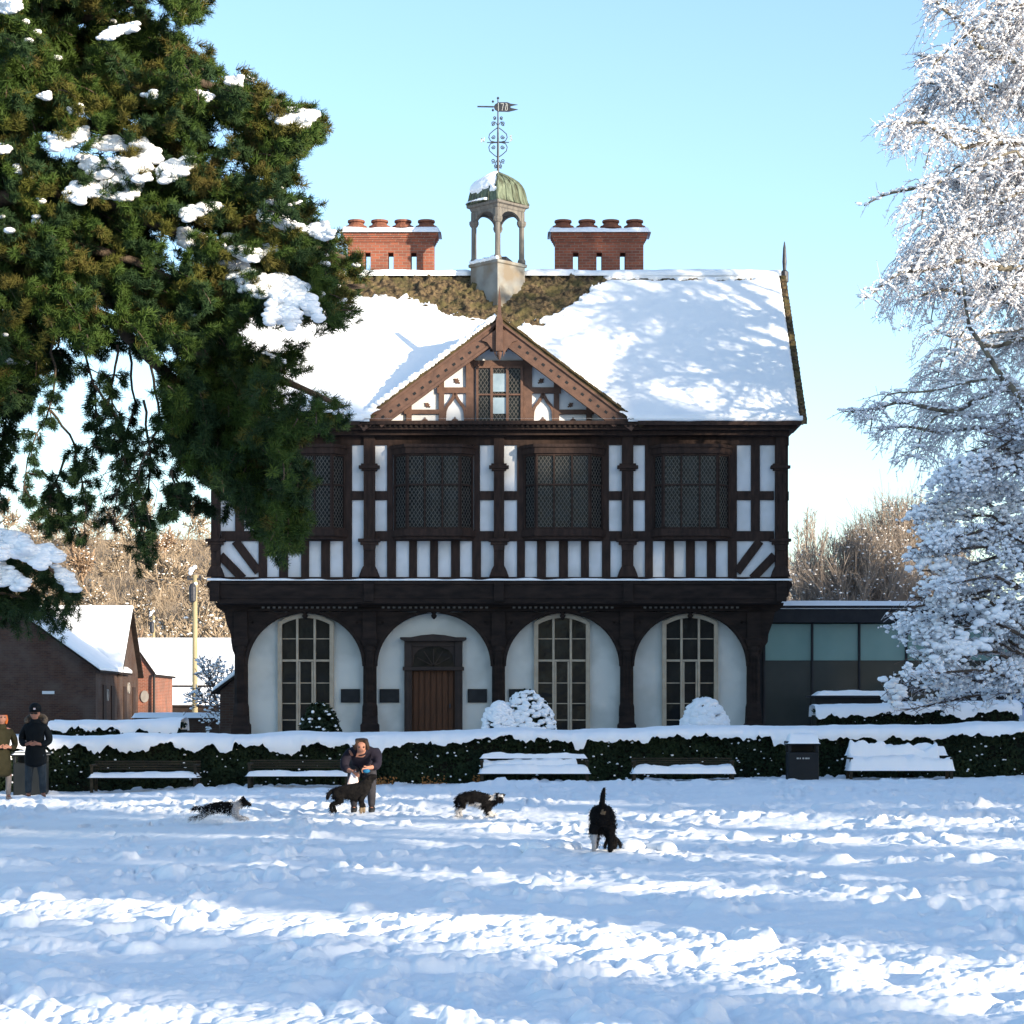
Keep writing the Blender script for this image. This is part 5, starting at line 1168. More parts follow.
# ============================================================ trees that stand to the right of the lawn and shade it
def shade_proto(seed, H, rad, low=.12, n=5200, gap=-.12):
    r = np.random.default_rng(seed); P = []
    while len(P) < n:
        u = r.uniform(low, 1, 4*n); R_ = rad*np.minimum(1, (u-low)*7+.25)*(1-(np.clip(u-.3, 0, 1)/.705)**3.6)*(.9+.3*np.sin(u*37+seed)); a = r.uniform(0, 6.28, 4*n); q = R_*r.uniform(.2, 1, 4*n)**.6
        X = np.stack([q*np.cos(a), q*np.sin(a), u*H], 1); X = X[fbm(X[:, 0]*.55+seed, X[:, 1]*.55, X[:, 2]*.75, 3) > gap]; P = X if len(P) == 0 else np.concatenate([P, X])
    P = P[:n]; d = P*[1, 1, 0]+[0, 0, .3]; V4 = np.array([[-1, -.7, 0], [1, -.7, 0], [1, .7, .15], [-1, .7, -.15]], float); V_, F_ = stamp(V4, np.array([[0, 1, 2, 3]]), mats_from(P, d+r.normal(0, .8, (len(P), 3)), r.uniform(.16, .34, len(P))))
    cr = np_mesh('crown', V_, F_); cr.materials.append(M['needle2']); m = MB(); m.tube([(0, 0, -.3), (0, 0, H*.4), (0, 0, H*.97)], [H*.022, H*.014, .03], 9)
    for k in range(26):
        z = H*(low+.03*k); a = k*2.4; l = rad*.8*(1-k/30); m.tube([(0, 0, z), (math.cos(a)*l*.6, math.sin(a)*l*.6, z+.3), (math.cos(a)*l, math.sin(a)*l, z+.1)], [.09, .05, .02], 5)
    me = bpy.data.meshes.new('trunk'); me.from_pydata(m.v, [], m.f); me.materials.append(M['bark']); return cr, me
SP = {}
def shade_tree(t, dist, H, kind, wf=1.0, gap=-.12, rad=4.2, low=.12, n=5200, lab='evergreen standing beyond the right edge of the snowy lawn'):
    key = kind
    if key not in SP: SP[key] = shade_proto(kind*7+1, 20., rad, .56 if kind == 9 else low, n, -.3 if kind < 3 or kind == 9 else -.02)
    s = H/20.; az = R(SUN_AZ); sxx, syy = math.sin(az), -math.cos(az); px_, py_ = -syy, sxx
    x = sxx*dist+px_*t; y = syy*dist+py_*t
    e = empty('evergreen_tree', (x, y, gnd(x, y)), lab, 'tree', 'evergreens beyond the right edge of the lawn'); e.scale = (s*wf, s*wf, s); e.rotation_euler.z = t*1.7
    for me, nm in zip(SP[key], ('crown', 'trunk')):
        o = bpy.data.objects.new(nm, me); COL.objects.link(o); o.parent = e
for args in SHADE: shade_tree(*args)
for (x, y, h) in ((4.6, 78, 15.9), (1.2, 79, 15.9), (-2.6, 80, 16), (-6.0, 81, 15.6)):  # hidden evergreens added to throw shade on the brick barn
    e = empty('evergreen_tree', (x, y, GZ), 'unseen evergreen added behind the timber house to shade the brick barn', 'tree', 'unseen evergreens added to shade the brick barn'); e.scale = (h/20*.85, h/20*.85, h/20*.95); e.rotation_euler.z = x
    for me, nm in zip(SP[0], ('crown', 'trunk')): o = bpy.data.objects.new(nm, me); COL.objects.link(o); o.parent = e
# ============================================================ benches, bins
def bench(px0, px1, pseat, name_label, seat_snow, back_snow, backtop):
    Y = 43.6; x0, x1 = gx(px0, Y), gx(px1, Y); zb = float(ground_base(np.array([(x0+x1)/2]), np.array([Y]))[0])+.03; zs = gz(pseat, Y)-.02; zt = gz(backtop, Y+.3)
    b = empty('park_bench', ((x0+x1)/2, Y, zb), name_label, 'bench', 'benches along the hedge')
    m = MB()
    for k in range(5): m.box(x0, x1, Y-.18+k*.095, Y-.18+k*.095+.08, zs-.04, zs)
    m.build('seat', M['bench_wood'], b, bevel=.004)
    m = MB()
    for k in range(4):
        zz = zs+.12+k*(zt-zs-.12)/4; m.box(x0+.02, x1-.02, Y+.30+k*.02, Y+.33+k*.02, zz, zz+(zt-zs-.12)/4-.018)
    m.build('backrest', M['bench_wood'], b, bevel=.004)
    for x in (x0+.06, x1-.06):
        for (ya, yb, zz) in ((Y-.17, Y-.11, zs-.04), (Y+.28, Y+.35, zs+.1)):
            m = MB(); m.box(x-.03, x+.03, ya, yb, zb-.1, zz); m.build('leg', M['bench_wood'], b, bevel=.004)
        m = MB(); m.box(x-.035, x+.035, Y-.17, Y+.32, zs+.2, zs+.235); m.box(x-.025, x+.025, Y-.15, Y-.10, zs, zs+.2); m.build('armrest', M['bench_wood'], b, bevel=.004)
    def bank_(xa, xb, ya, yb, z0, h, sd, droop=.04):
        xs = np.arange(xa, xb, .02); ys = np.linspace(ya, yb, 16); Xs, Ys = np.meshgrid(xs, ys, indexing='xy')
        e = smooth(0, .09, Xs-xa)*smooth(0, .09, xb-Xs)*smooth(0, .06, Ys-ya)*smooth(0, .06, yb-Ys)
        Z = z0-.03+e*(h*(.75+.5*fbm(Xs*3, Ys*3, sd, 3))+.03); Ys2 = Ys-(1-smooth(0, .05, Ys-ya))*.02
        r, c = Xs.shape; i = np.arange(r*c).reshape(r, c); Fc = np.stack([i[:-1, :-1], i[:-1, 1:], i[1:, 1:], i[1:, :-1]], -1).reshape(-1, 4)
        link_mesh('bench_snow', np_mesh('bench_snow', np.stack([Xs, Ys2, Z], -1).reshape(-1, 3), Fc, True), M['snow'], b)
    bank_(x0-.02, x1+.02, Y-.22, Y+.28, zs, seat_snow, px0)
    if back_snow: bank_(x0, x1-.03, Y+.27, Y+.42, zt, back_snow, px0+3); bank_(x0, x1-.2, Y+.10, Y+.34, zs+.06, back_snow*2.3, px0+5)
bench(90, 199, 775.0, 'leftmost bench, dark timber with a thin layer of snow on its seat', .09, 0, 760)
bench(247, 350, 773.5, 'dark timber bench beside the stooping woman, thin snow on the seat', .09, 0, 759)
bench(479, 590, 771, 'bench in the middle, its seat and the top of its back both capped with snow', .17, .10, 757)
bench(631, 735, 771, 'bench just left of the litter bin, snow on the seat and a bare dark back', .16, 0, 757)
bench(847, 953, 768, 'rightmost bench heaped with deep snow that hides its back', .28, .22, 754)
def bin_(px0, px1, ptop, Y, label, cap, text=False, pb=None):
    x0, x1 = gx(px0, Y), gx(px1, Y); zb = float(ground_base(np.array([x0]), np.array([Y]))[0]); zt = gz(ptop, Y); d = .5; b = empty('litter_bin', ((x0+x1)/2, Y, zb), label, 'litter bin'); m = MB()
    m.box(x0+.03, x1-.03, Y-d/2+.03, Y+d/2-.03, zb-.05, zt-.22); o = m.build('bin_body', M['bin'], b, bevel=.02)
    m = MB(); 
    for x in (x0+.03, x1-.09): m.box(x, x+.06, Y-d/2+.03, Y-d/2+.09, zt-.22, zt-.08); m.box(x, x+.06, Y+d/2-.09, Y+d/2-.03, zt-.22, zt-.08)
    m.box(x0+.05, x1-.05, Y+d/2-.07, Y+d/2-.04, zt-.22, zt-.08); m.box(x0, x1, Y-d/2, Y+d/2, zt-.08, zt); m.build('bin_lid', M['bin'], b, bevel=.015)
    if text:
        m = MB(); xc = (x0+x1)/2
        for k, w_ in enumerate((.05, .03, .045, .06, .035)): m.box(xc-.14+k*.057, xc-.14+k*.057+w_*.8, Y-d/2+.022, Y-d/2+.029, zt-.36, zt-.33)
        m.build('bin_lettering', M['gilt'], b)
    if cap:
        xs = np.linspace(x0-.005, x1+.005, 40); ys = np.linspace(Y-d/2-.04, Y+d/2+.03, 24); Xs, Ys = np.meshgrid(xs, ys, indexing='xy'); e = smooth(0, .09, Xs-xs[0])*smooth(0, .09, xs[-1]-Xs)*smooth(0, .09, Ys-ys[0])*smooth(0, .09, ys[-1]-Ys)
        Z = zt-.05+e*(cap+.05+.03*fbm(Xs*4, Ys*4, 3, 2)); r, c = Xs.shape; i = np.arange(r*c).reshape(r, c); Fc = np.stack([i[:-1, :-1], i[:-1, 1:], i[1:, 1:], i[1:, :-1]], -1).reshape(-1, 4)
        link_mesh('bin_snow', np_mesh('bin_snow', np.stack([Xs, Ys, Z], -1).reshape(-1, 3), Fc, True), M['snow'], b)
bin_(785.5, 819, 741, 43.5, 'dark litter bin with a snow cap standing between two benches', .15, True)
bin_(14, 48, 752, 43.4, 'wide dark bin standing behind the man in the black hat', .03)

# ============================================================ modern glass wing on the right
YGW = 63.5; g = lambda p: gx(p, YGW); z = lambda p: gz(p, YGW)
wing = empty('glass_wing', (g(860), YGW, GZ), 'modern flat roofed glass wing on the right of the timber house, snow along its roof', 'building')
xe = g(1120)
m = MB(); m.box(g(758), xe, YGW+.25, YGW+7, GZ-.2, z(612)); m.build('wing_body', M['black'], wing)
m = MB(); m.box(g(757), xe+.2, YGW-.35, YGW+7.2, z(623), z(609.5)); m.box(g(757), xe+.3, YGW-.45, YGW+7.3, z(608.8), z(606.2)); m.build('roof', M['frame_metal'], wing, bevel=.01)
m = MB(); m.box(g(757), xe+.25, YGW-.40, YGW-.36, z(609.5)+.0, z(608.8)); m.build('roof_edge_snow', M['snow'], wing)
xs = np.linspace(g(757), xe+.25, 260); ys = np.linspace(YGW-.45, YGW+7.2, 16); Xs, Ys = np.meshgrid(xs, ys, indexing='xy'); e = smooth(0, .02, (Ys-ys[0])/7)
Z = z(606.3)-.01+e*.17+.02*vnoise(Xs*1.2, Ys); Z[0, :] = z(606.3)+.0
grid_obj('roof_snow', Xs, Ys-.0, Z, M['snow'], wing)
mul = [764, 812, 859, 906, 953, 1000, 1047, 1094]
up = MB(); lo = MB()
for a, b in zip(mul, mul[1:]):
    up = MB(); up.box(g(a)+.035, g(b)-.035, YGW-.02, YGW+.0, z(660.5), z(624)); up.build('upper_pane', M['teal'], wing)
    lo = MB(); lo.box(g(a)+.035, g(b)-.035, YGW-.025, YGW-.005, GZ, z(661.2)); lo.build('lower_pane', M['darkglass'], wing)
for a in mul: m = MB(); m.box(g(a)-.03, g(a)+.03, YGW-.10, YGW+.05, GZ, z(623)-.001); m.build('glazing_post', M['frame_metal'], wing)
m = MB(); m.box(g(758), xe, YGW-.03, YGW+.2, z(661.2), z(660.5)); m.box(g(758), g(764)-.03, YGW-.02, YGW+.2, GZ, z(624)); m.build('glazing_rail', M['frame_metal'], wing)
# table under snow, low wall and sign in front of the wing
Yt = 57.; g = lambda p: gx(p, Yt); z = lambda p: gz(p, Yt)
t = empty('garden_table', (g(850), Yt, GZ), 'dark garden table topped with snow in front of the glass wing', 'table')
m = MB(); m.box(g(811), g(902), Yt, Yt+1.0, z(697.6), z(695.5)); m.build('tabletop', M['frame_metal'], t, bevel=.01)
m = MB(); m.box(g(816), g(898), Yt+.12, Yt+.9, GZ-.05, z(697.6)); m.build('table_base', M['black'], t)
xs = np.linspace(g(812), g(901), 120); ys = np.linspace(Yt+.01, Yt+.98, 18); Xs, Ys = np.meshgrid(xs, ys, indexing='xy'); e = smooth(0, .35, Xs-xs[0])*smooth(0, .2, xs[-1]-Xs)*smooth(0, .08, Ys-ys[0])*smooth(0, .08, ys[-1]-Ys)
grid_obj('table_snow', Xs, Ys, z(695.5)-.02+e*(.14+.05*fbm(Xs*2, Ys*2, 1, 3)), M['snow'], t)
hedge(gx(815, 53.6), gx(1016, 53.6), 53.2, 54.3, gz(712, 53.6), 'low_hedge', 'low rounded hedge buried under smooth snow in front of the glass wing', 6000, drape=.3)
s = empty('notice_board', (gx(1020, 54.8), 54.8, GZ), 'pale blue notice board on posts beside the frosted trees at the right edge', 'sign')
m = MB(); m.box(gx(1013, 54.8), gx(1036, 54.8), 54.78, 54.83, gz(727, 54.8), gz(694, 54.8)); bd = m.build('board', M['sign'], s, bevel=.006)
m = MB(); c = (gx(1020, 54.8), gz(705, 54.8))
pts = [(c[0]+.10*math.cos(a)*(1 if a < 9 else 1), 54.77, c[1]-.02+.09*math.sin(a)) for a in [k*.45 for k in range(15)]]; m.tube(pts, .014, 5); m.tube([(c[0]-.10, 54.77, c[1]), (c[0]-.06, 54.77, c[1]+.12), (c[0]+.04, 54.77, c[1]+.2)], .014, 5); m.build('sign_symbol', M['navy'], bd)
for px in (1014, 1035): m = MB(); m.box(gx(px, 54.8)-.03, gx(px, 54.8)+.03, 54.83, 54.88, GZ-.1, gz(694, 54.8)); m.build('post', M['frame_metal'], s)
dk = empty('timber_shed', (gx(985, 56), 56, GZ), 'low dark shed front half hidden by the snow laden tree on the right', 'shed')
m = MB(); m.box(gx(958, 56), gx(1011, 56), 56, 57.5, GZ-.05, gz(690, 56)); m.build('wall', M['black'], dk, bevel=.01)
m = MB(); m.prism_x([(55.9, gz(690, 56)), (57.6, gz(690, 56)+.25), (57.6, gz(690, 56)+.32), (55.9, gz(690, 56)+.07)], gx(956, 56), gx(1013, 56)); m.build('roof', M['snow'], dk, bevel=.02)

# ============================================================ brick buildings on the left
def gable_house(name, label, x0, x1, y0, y1, zb, ze, zr, axis, wallm, snow=.14, over=.25, group=None, grp=None):
    """axis 'x': ridge runs along x; 'y': ridge runs along y"""
    b = empty(name, ((x0+x1)/2, (y0+y1)/2, zb), label, 'building') if isinstance(name, str) else name
    m = MB()
    if axis == 'x': yc = (y0+y1)/2; m.prism_x([(y0, zb-.5), (y1, zb-.5), (y1, ze), (yc, zr), (y0, ze)], x0, x1)
    else: xc = (x0+x1)/2; m.prism([(x0, zb-.5), (x1, zb-.5), (x1, ze), (xc, zr), (x0, ze)], y0, y1)
    m.build('wall', wallm, b)
    for nm, mt, off, th, ov in (('roof', M['oak_dark'], .02, .10, over), ('roof_snow', M['snow'], .125, snow, over-.02)):
        m = MB()
        if axis == 'x':
            yc = (y0+y1)/2; k = (zr-ze)/(yc-y0)
            for s in (-1, 1):
                ye = (y0-over if s < 0 else y1+over); zz = ze-k*over; P = [(ye, zz+off), (yc, zr+off), (yc, zr+off+th), (ye, zz+off+th)]; m.prism_x(P if s < 0 else P, x0-ov, x1+ov)
        else:
            xc = (x0+x1)/2; k = (zr-ze)/(xc-x0)
            for s in (-1, 1):
                xe_ = (x0-over if s < 0 else x1+over); zz = ze-k*over; m.prism([(xe_, zz+off), (xc, zr+off), (xc, zr+off+th), (xe_, zz+off+th)], y0-ov, y1+ov)
        bm = bmesh.new(); me = bpy.data.meshes.new(nm); me.from_pydata(m.v, [], m.f); bm.from_mesh(me); bmesh.ops.recalc_face_normals(bm, faces=bm.faces); bm.to_mesh(me); bm.free()
        o = link_mesh(nm, me, mt, b); bv = o.modifiers.new('bevel', 'BEVEL'); bv.width = .04; bv.segments = 2
    return b
ZL = .95
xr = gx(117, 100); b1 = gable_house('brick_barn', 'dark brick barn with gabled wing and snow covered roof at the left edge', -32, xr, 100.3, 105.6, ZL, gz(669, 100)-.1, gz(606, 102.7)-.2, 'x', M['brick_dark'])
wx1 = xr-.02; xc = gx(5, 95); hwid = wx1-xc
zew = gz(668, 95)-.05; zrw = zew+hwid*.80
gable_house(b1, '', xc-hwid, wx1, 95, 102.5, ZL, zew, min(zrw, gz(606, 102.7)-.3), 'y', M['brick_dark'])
def roundel(x, y, zc, r, nx, parent, name='round_vent'):
    m = MB(); n = 18
    for k in range(n): pass
    pts = [(x, y, zc)]
    base = len(m.v); 
    for rr, dd in ((r, 0), (r, .06), (r*.78, .06), (r*.78, .02)):
        for k in range(n):
            a = 2*math.pi*k/n; m.v.append((x+dd*nx, y+rr*math.cos(a), zc+rr*math.sin(a)))
    for j in range(3):
        for k in range(n): m.f.append((j*n+k, j*n+(k+1) % n, (j+1)*n+(k+1) % n, (j+1)*n+k)); m.m.append(0)
    m.f.append(tuple(3*n+k for k in range(n))); m.m.append(0)
    m.build(name, M['vent'], parent)
roundel(wx1, 97.6, gz(695, 97.6), .27, 1, b1); roundel(xr, 102.9, gz(688, 102.9), .27, 1, b1)
for yy in (96.6, 98.6, 101.6, 104.0):
    m = MB(); m.box((wx1 if yy < 100 else xr)-.02, (wx1 if yy < 100 else xr)+.05, yy, yy+.7, ZL+.1, ZL+1.9); m.build('boarded_door', M['oak'], b1)
m = MB(); m.box(gx(42, 94.9), gx(54, 94.9), 94.93, 94.99, gz(694, 95), gz(691, 95)); m.build('wall_lamp', M['plaster'], b1)
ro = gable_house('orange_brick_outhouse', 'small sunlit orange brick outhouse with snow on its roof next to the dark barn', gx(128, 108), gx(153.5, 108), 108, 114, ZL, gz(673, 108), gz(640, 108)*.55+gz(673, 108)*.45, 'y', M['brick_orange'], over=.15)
m = MB(); m.tube([(gx(155, 107.8), 107.8, gz(674, 108)), (gx(154, 107.8), 107.8, gz(678, 108)), (gx(154, 107.8), 107.8, ZL)], .06, 6); m.build('drainpipe', M['black'], ro)
m = MB(); x = gx(144.5, 107.9); n = 18; pts = [(x+.2*math.cos(2*math.pi*k/n), gz(696.5, 108)+.3*math.sin(2*math.pi*k/n)) for k in range(n)]; m.prism(pts, 107.93, 107.99); m.build('round_vent', M['vent'], ro)
# long snow covered roofs beyond
def far_roof(name, label, px0, px1, y0, y1, pe, pr, zb):
    x0, x1 = gx(px0, y0), gx(px1, y0); yc = (y0+y1)/2; ze, zr = gz(pe, y0), gz(pr, yc); return gable_house(name, label, x0, x1, y0, y1, zb, ze, zr, 'x', M['oak_dark'], snow=.2, over=.2)
far_roof('long_barn', 'long low barn whose bright snow covered roof shows behind the telegraph pole', 80, 262, 150, 166, 686, 642, 1.2)
far_roof('low_store', 'lower store building in front of the long barn, its snowy roof facing the lawn', 120, 240, 136, 141, 706, 692, 1.0)
# garden wall with snow cap between outhouse and house
gw_ = empty('garden_wall', (gx(180, 74), 74, GZ), 'low dark brick garden wall with a flat cap of snow between the barn and the timber house', 'wall')
m = MB(); m.box(gx(134, 74), gx(238, 74), 74, 74.4, GZ-.3, gz(717, 74)); m.build('brickwork', M['brick_dark'], gw_)
xs = np.linspace(gx(134, 74)-.05, gx(238, 74), 120); ys = np.linspace(73.6, 76.2, 14); Xs, Ys = np.meshgrid(xs, ys, indexing='xy'); e = smooth(0, .12, Xs-xs[0])*smooth(0, .1, Ys-ys[0])
m = MB(); m.box(gx(134, 74), gx(238, 74), 74.4, 76.2, gz(717, 74)-.06, gz(717, 74)); m.build('coping', M['stone'], gw_)
grid_obj('wall_snow', Xs, Ys, gz(717, 74)-.03+e*(.17+.02*vnoise(Xs, Ys)), M['snow'], gw_)
# lean-to beside the house
ln_ = empty('lean_to', (gx(226, 62.5), 62.5, GZ), 'small dark lean-to with snowy sloping roof against the left end of the timber house', 'shed')
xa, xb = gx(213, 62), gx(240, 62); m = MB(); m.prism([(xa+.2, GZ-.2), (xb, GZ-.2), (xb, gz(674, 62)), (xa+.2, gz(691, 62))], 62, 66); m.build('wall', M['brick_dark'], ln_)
m = MB(); m.prism([(xa, gz(694, 62)), (xb, gz(674.5, 62)), (xb, gz(672, 62)), (xa, gz(691.5, 62))], 61.8, 66.2); m.build('roof', M['oak_dark'], ln_)
m = MB(); m.prism([(xa-.02, gz(692, 62)), (xb-.002, gz(671.9, 62)), (xb-.002, gz(667, 62)), (xa+.05, gz(687, 62))], 61.75, 66.1); m.build('roof_snow', M['snow'], ln_, bevel=.06)
hedge(gx(53, 48.6), gx(182, 48.6), 48.3, 49.5, 1.48, 'back_hedge', 'second lower hedge line with snow, behind the long hedge near the brick barn', 6000, drape=.25)
# poles
def pole(px, py0, py1, Y, r, label, fit):
    p = empty('telegraph_pole', (gx(px, Y), Y, gnd(gx(px, Y), Y)), label, 'pole'); x = gx(px, Y); m = MB(); m.tube([(x, Y, gnd(x, Y)-.2), (x, Y, gz(py0, Y))], [r, r*.8], 10); m.build('pole', M['pole'], p, smooth_=True)
    if fit:
        s = r/.17; zt = gz(py0, Y); m = MB(); m.lathe((x-.12*s, Y-.1, zt-1.6*s), [(.08*s, 0), (.2*s, .1*s), (.22*s, .9*s), (.12*s, 1.1*s)], 10); m.box(x-.45*s, x+.35*s, Y-.06, Y+.06, zt-.3*s, zt-.18*s); m.tube([(x, Y, zt-.1*s), (x-.25*s, Y-.05, zt+.25*s), (x-.1*s, Y-.05, zt+.55*s), (x+.1*s, Y, zt+.3*s)], .05*s, 6)
        for k in (-.4, 0, .3): m.lathe((x+k*s, Y, zt-.18*s), [(.05*s, 0), (.07*s, .08*s), (.04*s, .16*s)], 6)
        m.build('pole_fittings', M['iron'], p); V_, F_ = blobs([(x-.2*s, Y-.1, zt+.3*s), (x, Y-.1, zt+.45*s), (x-.25*s, Y-.1, zt+.1*s), (x+.05, Y-.1, zt-.5*s)], np.array([.16, .13, .12, .1])*s, ICO2, .1); link_mesh('pole_snow', np_mesh('pole_snow', V_, F_, True), M['snow'], p)
pole(195, 575, 682, 125, .17, 'tall yellowish telegraph pole with fittings on top, in front of the hillside wood', True)
pole(153.5, 616, 645, 175, .15, 'short pale pole standing far off left of the tall telegraph pole', True)
# ============================================================ figures
def skin(name, verts, edges, radii, sub=2, rot=0.0, loc=(0, 0, 0), scale=1.0, flat=None):
    me = bpy.data.meshes.new(name); me.from_pydata([Vector(v)*scale for v in verts], edges, []); o = bpy.data.objects.new(name, me); COL.objects.link(o)
    sm = o.modifiers.new('skin', 'SKIN'); sm.use_smooth_shade = True; sm.branch_smoothing = .3
    for i, r in enumerate(radii):
        r = r if isinstance(r, tuple) else (r, r); me.skin_vertices[0].data[i].radius = (r[0]*scale, r[1]*scale)
    me.skin_vertices[0].data[0].use_root = True
    ss = o.modifiers.new('sub', 'SUBSURF'); ss.levels = sub; ss.render_levels = sub
    dg = bpy.context.evaluated_depsgraph_get(); out = bpy.data.meshes.new_from_object(o.evaluated_get(dg)); bpy.data.objects.remove(o)
    out.transform(Matrix.Translation(Vector(loc)) @ Matrix.Rotation(rot, 4, 'Z')); out.name = name
    for p in out.polygons: p.use_smooth = True
    return out
class Sk:
    def __init__(s): s.v = []; s.e = []; s.r = []
    def n(s, p, r, par=None):
        s.v.append(Vector(p)); s.r.append(r)
        if par is not None: s.e.append((par, len(s.v)-1))
        return len(s.v)-1
    def chain(s, pts, par):
        for p, r in pts: par = s.n(p, r, par)
        return par
    def hand(s, par, c, d, up, sz=1.0):
        """palm at c pointing d, thumb side up"""
        d = Vector(d).normalized(); up = Vector(up).normalized(); side = d.cross(up)
        p = s.n(Vector(c)+d*.05*sz, (.034*sz, .02*sz), par)
        for k, l in ((-1.5, .055), (-.5, .075), (.5, .08), (1.5, .07)):
            b = Vector(c)+d*.09*sz+up*k*.02*sz; q = s.n(b, .0105*sz, p); q = s.n(b+d*l*.5*sz-side*.006, .009*sz, q); s.n(b+d*l*sz*.9-side*.028*sz, .0075*sz, q)
        q = s.n(Vector(c)+d*.04*sz+up*.045*sz, .012*sz, par); s.n(Vector(c)+d*.085*sz+up*.06*sz, .009*sz, q)
    def head(s, par, c, f, r=.104):
        """head centre c, facing f"""
        f = Vector(f).normalized(); c = Vector(c); up = Vector((0, 0, 1)); up = (up-f*up.dot(f)).normalized(); sd = f.cross(up)
        j = s.n(c-up*.075+f*.02, (r*.62, r*.68), par); h = s.n(c, (r*.84, r), j); t = s.n(c+up*.062-f*.01, (r*.74, r*.86), h)
        no = s.n(c+f*(r-.004)-up*.01, .010, h)
        for k in (-1, 1): s.n(c+sd*k*(r*.92), .014, h)
        return h
def put(me, mt, parent, name):
    for q in (mt if isinstance(mt, (list, tuple)) else [mt]): me.materials.append(q)
    me.name = name; o = bpy.data.objects.new(name, me); COL.objects.link(o); o.parent = parent; return o
def shell(verts, edges, radii, name, mt, parent, sub=2):
    return put(skin(name, verts, edges, radii, sub), mt, parent, name)
def lobj(m, name, mt, parent, sm=False, bevel=0): return m.build(name, mt, parent, local=True, smooth_=sm, bevel=bevel)
# ---- man: faces the camera (-Y)
def standing(px, Y, label, cat, kind):
    x = gx(px, Y); p = empty('person', (x, Y, gnd(x, Y)-.02), label, 'person')
    s = Sk(); pel = s.n((0, 0, .93), (.15, .11)); hs = .98 if kind == 'man' else .96
    ch = s.chain([((0, -.005, 1.08), (.135, .1)), ((0, 0, 1.26), (.17, .115)), ((0, .01, 1.40), (.13, .09)), ((0, .0, 1.47), .058), ((0, -.01, 1.53), .055)], pel); s.head(ch, (0, -.03, 1.64), (0, -1, -.05 if kind == 'man' else -.1))
    ck = 3
    for k in (-1, 1):
        a = s.chain([((k*.17, .01, 1.39), .062), ((k*.235, .02, 1.26), .052), ((k*.265, .03, 1.12), .044), ((k*.20, -.12, 1.05), .038), ((k*.10, -.21, 1.06), .028)], ck); s.hand(a, (k*.09, -.215, 1.06), (-k*.9, -.2, .05), (0, 0, 1), .95)
        l = s.chain([((k*.10, 0, .84), .095), ((k*.115, -.01, .66), .08), ((k*(.12+.02*(k > 0)), -.02, .48), .062), ((k*.135, .0, .30), .055), ((k*.14, .02, .10), .04)], pel); s.chain([((k*.15, -.06, .05), .04), ((k*.155, -.14, .035), .032)], l)
    put(skin('body', s.v, s.e, s.r), M['skin'], p, 'body')
    # coat
    if kind == 'man':
        c = Sk(); b = c.n((0, 0, .60), (.2, .165)); t = c.chain([((0, 0, .72), (.235, .19)), ((0, 0, .92), (.22, .18)), ((0, 0, 1.12), (.185, .15)), ((0, 0, 1.30), (.215, .155)), ((0, .01, 1.43), (.15, .12)), ((0, .0, 1.50), (.10, .10)), ((0, -.005, 1.56), (.10, .10))], b)
        for k in (-1, 1): c.chain([((k*.18, .01, 1.40), .09), ((k*.24, .02, 1.26), .085), ((k*.26, .02, 1.12), .075), ((k*.20, -.13, 1.06), .066), ((k*.135, -.195, 1.06), .05)], 4)
        put(skin('parka', c.v, c.e, c.r), M['navy'], p, 'parka')
        h = Sk(); q = h.n((-.15, -.02, 1.46), .04); h.chain([((-.19, .06, 1.53), .055), ((-.13, .13, 1.58), .06), ((0, .16, 1.60), .06), ((.13, .13, 1.58), .06), ((.19, .06, 1.53), .055), ((.15, -.02, 1.46), .04)], q); put(skin('fur_hood', h.v, h.e, h.r), M['fur_trim'], p, 'fur_hood')
        m = MB(); m.lathe((0, -.015, 1.672), [(.108, 0), (.116, .02), (.113, .06), (.118, .065), (.112, .1), (.085, .15), (.04, .175), (.01, .18)], 18); ht = lobj(m, 'knitted_hat', M['navy'], p, True)
        m = MB(); m.box(-.012, .028, -.148, -.12, 1.715, 1.75); lobj(m, 'hat_badge', M['paper'], ht, bevel=.008)
        m = MB(); 
        for k in (-1, 1): m.box(k*.036-.03, k*.036+.03, -.150, -.118, 1.632, 1.667)
        m.box(-.012, .012, -.146, -.125, 1.652, 1.660); lobj(m, 'sunglasses', M['black'], p, bevel=.008)
        tr = M['denim']
        m = MB(); m.box(.09, .135, -.175, -.15, 1.06, 1.075); lobj(m, 'coat_tag', M['paper'], p)
    else:
        c = Sk(); b = c.n((0, 0, .46), (.23, .17)); c.chain([((0, 0, .60), (.215, .165)), ((0, 0, .78), (.2, .16)), ((0, 0, .95), (.185, .15)), ((0, 0, 1.10), (.165, .14)), ((0, 0, 1.27), (.195, .15)), ((0, .01, 1.40), (.14, .115)), ((0, .0, 1.47), (.10, .10)), ((0, 0, 1.53), (.09, .09))], b)
        for k in (-1, 1): c.chain([((k*.18, .01, 1.38), .08), ((k*.25, .02, 1.25), .075), ((k*.28, .03, 1.11), .066), ((k*.21, -.12, 1.05), .058), ((k*.13, -.195, 1.06), .05)], 5)
        put(skin('long_coat', c.v, c.e, c.r), M['olive'], p, 'long_coat'); tr = M['stocking']
        h = Sk(); q = h.n((0, .03, 1.72), .09); h.chain([((0, .06, 1.62), .10), ((0, .07, 1.52), .09), ((0, .07, 1.46), .06)], q)
        for k in (-1, 1): h.chain([((k*.085, -.02, 1.68), .035), ((k*.095, -.02, 1.58), .035), ((k*.08, -.02, 1.51), .025)], 0)
        put(skin('hair', h.v, h.e, h.r), M['redhair'], p, 'hair')
    t = Sk(); b = t.n((0, 0, .84), (.12, .10) if kind == 'man' else (.1, .1))
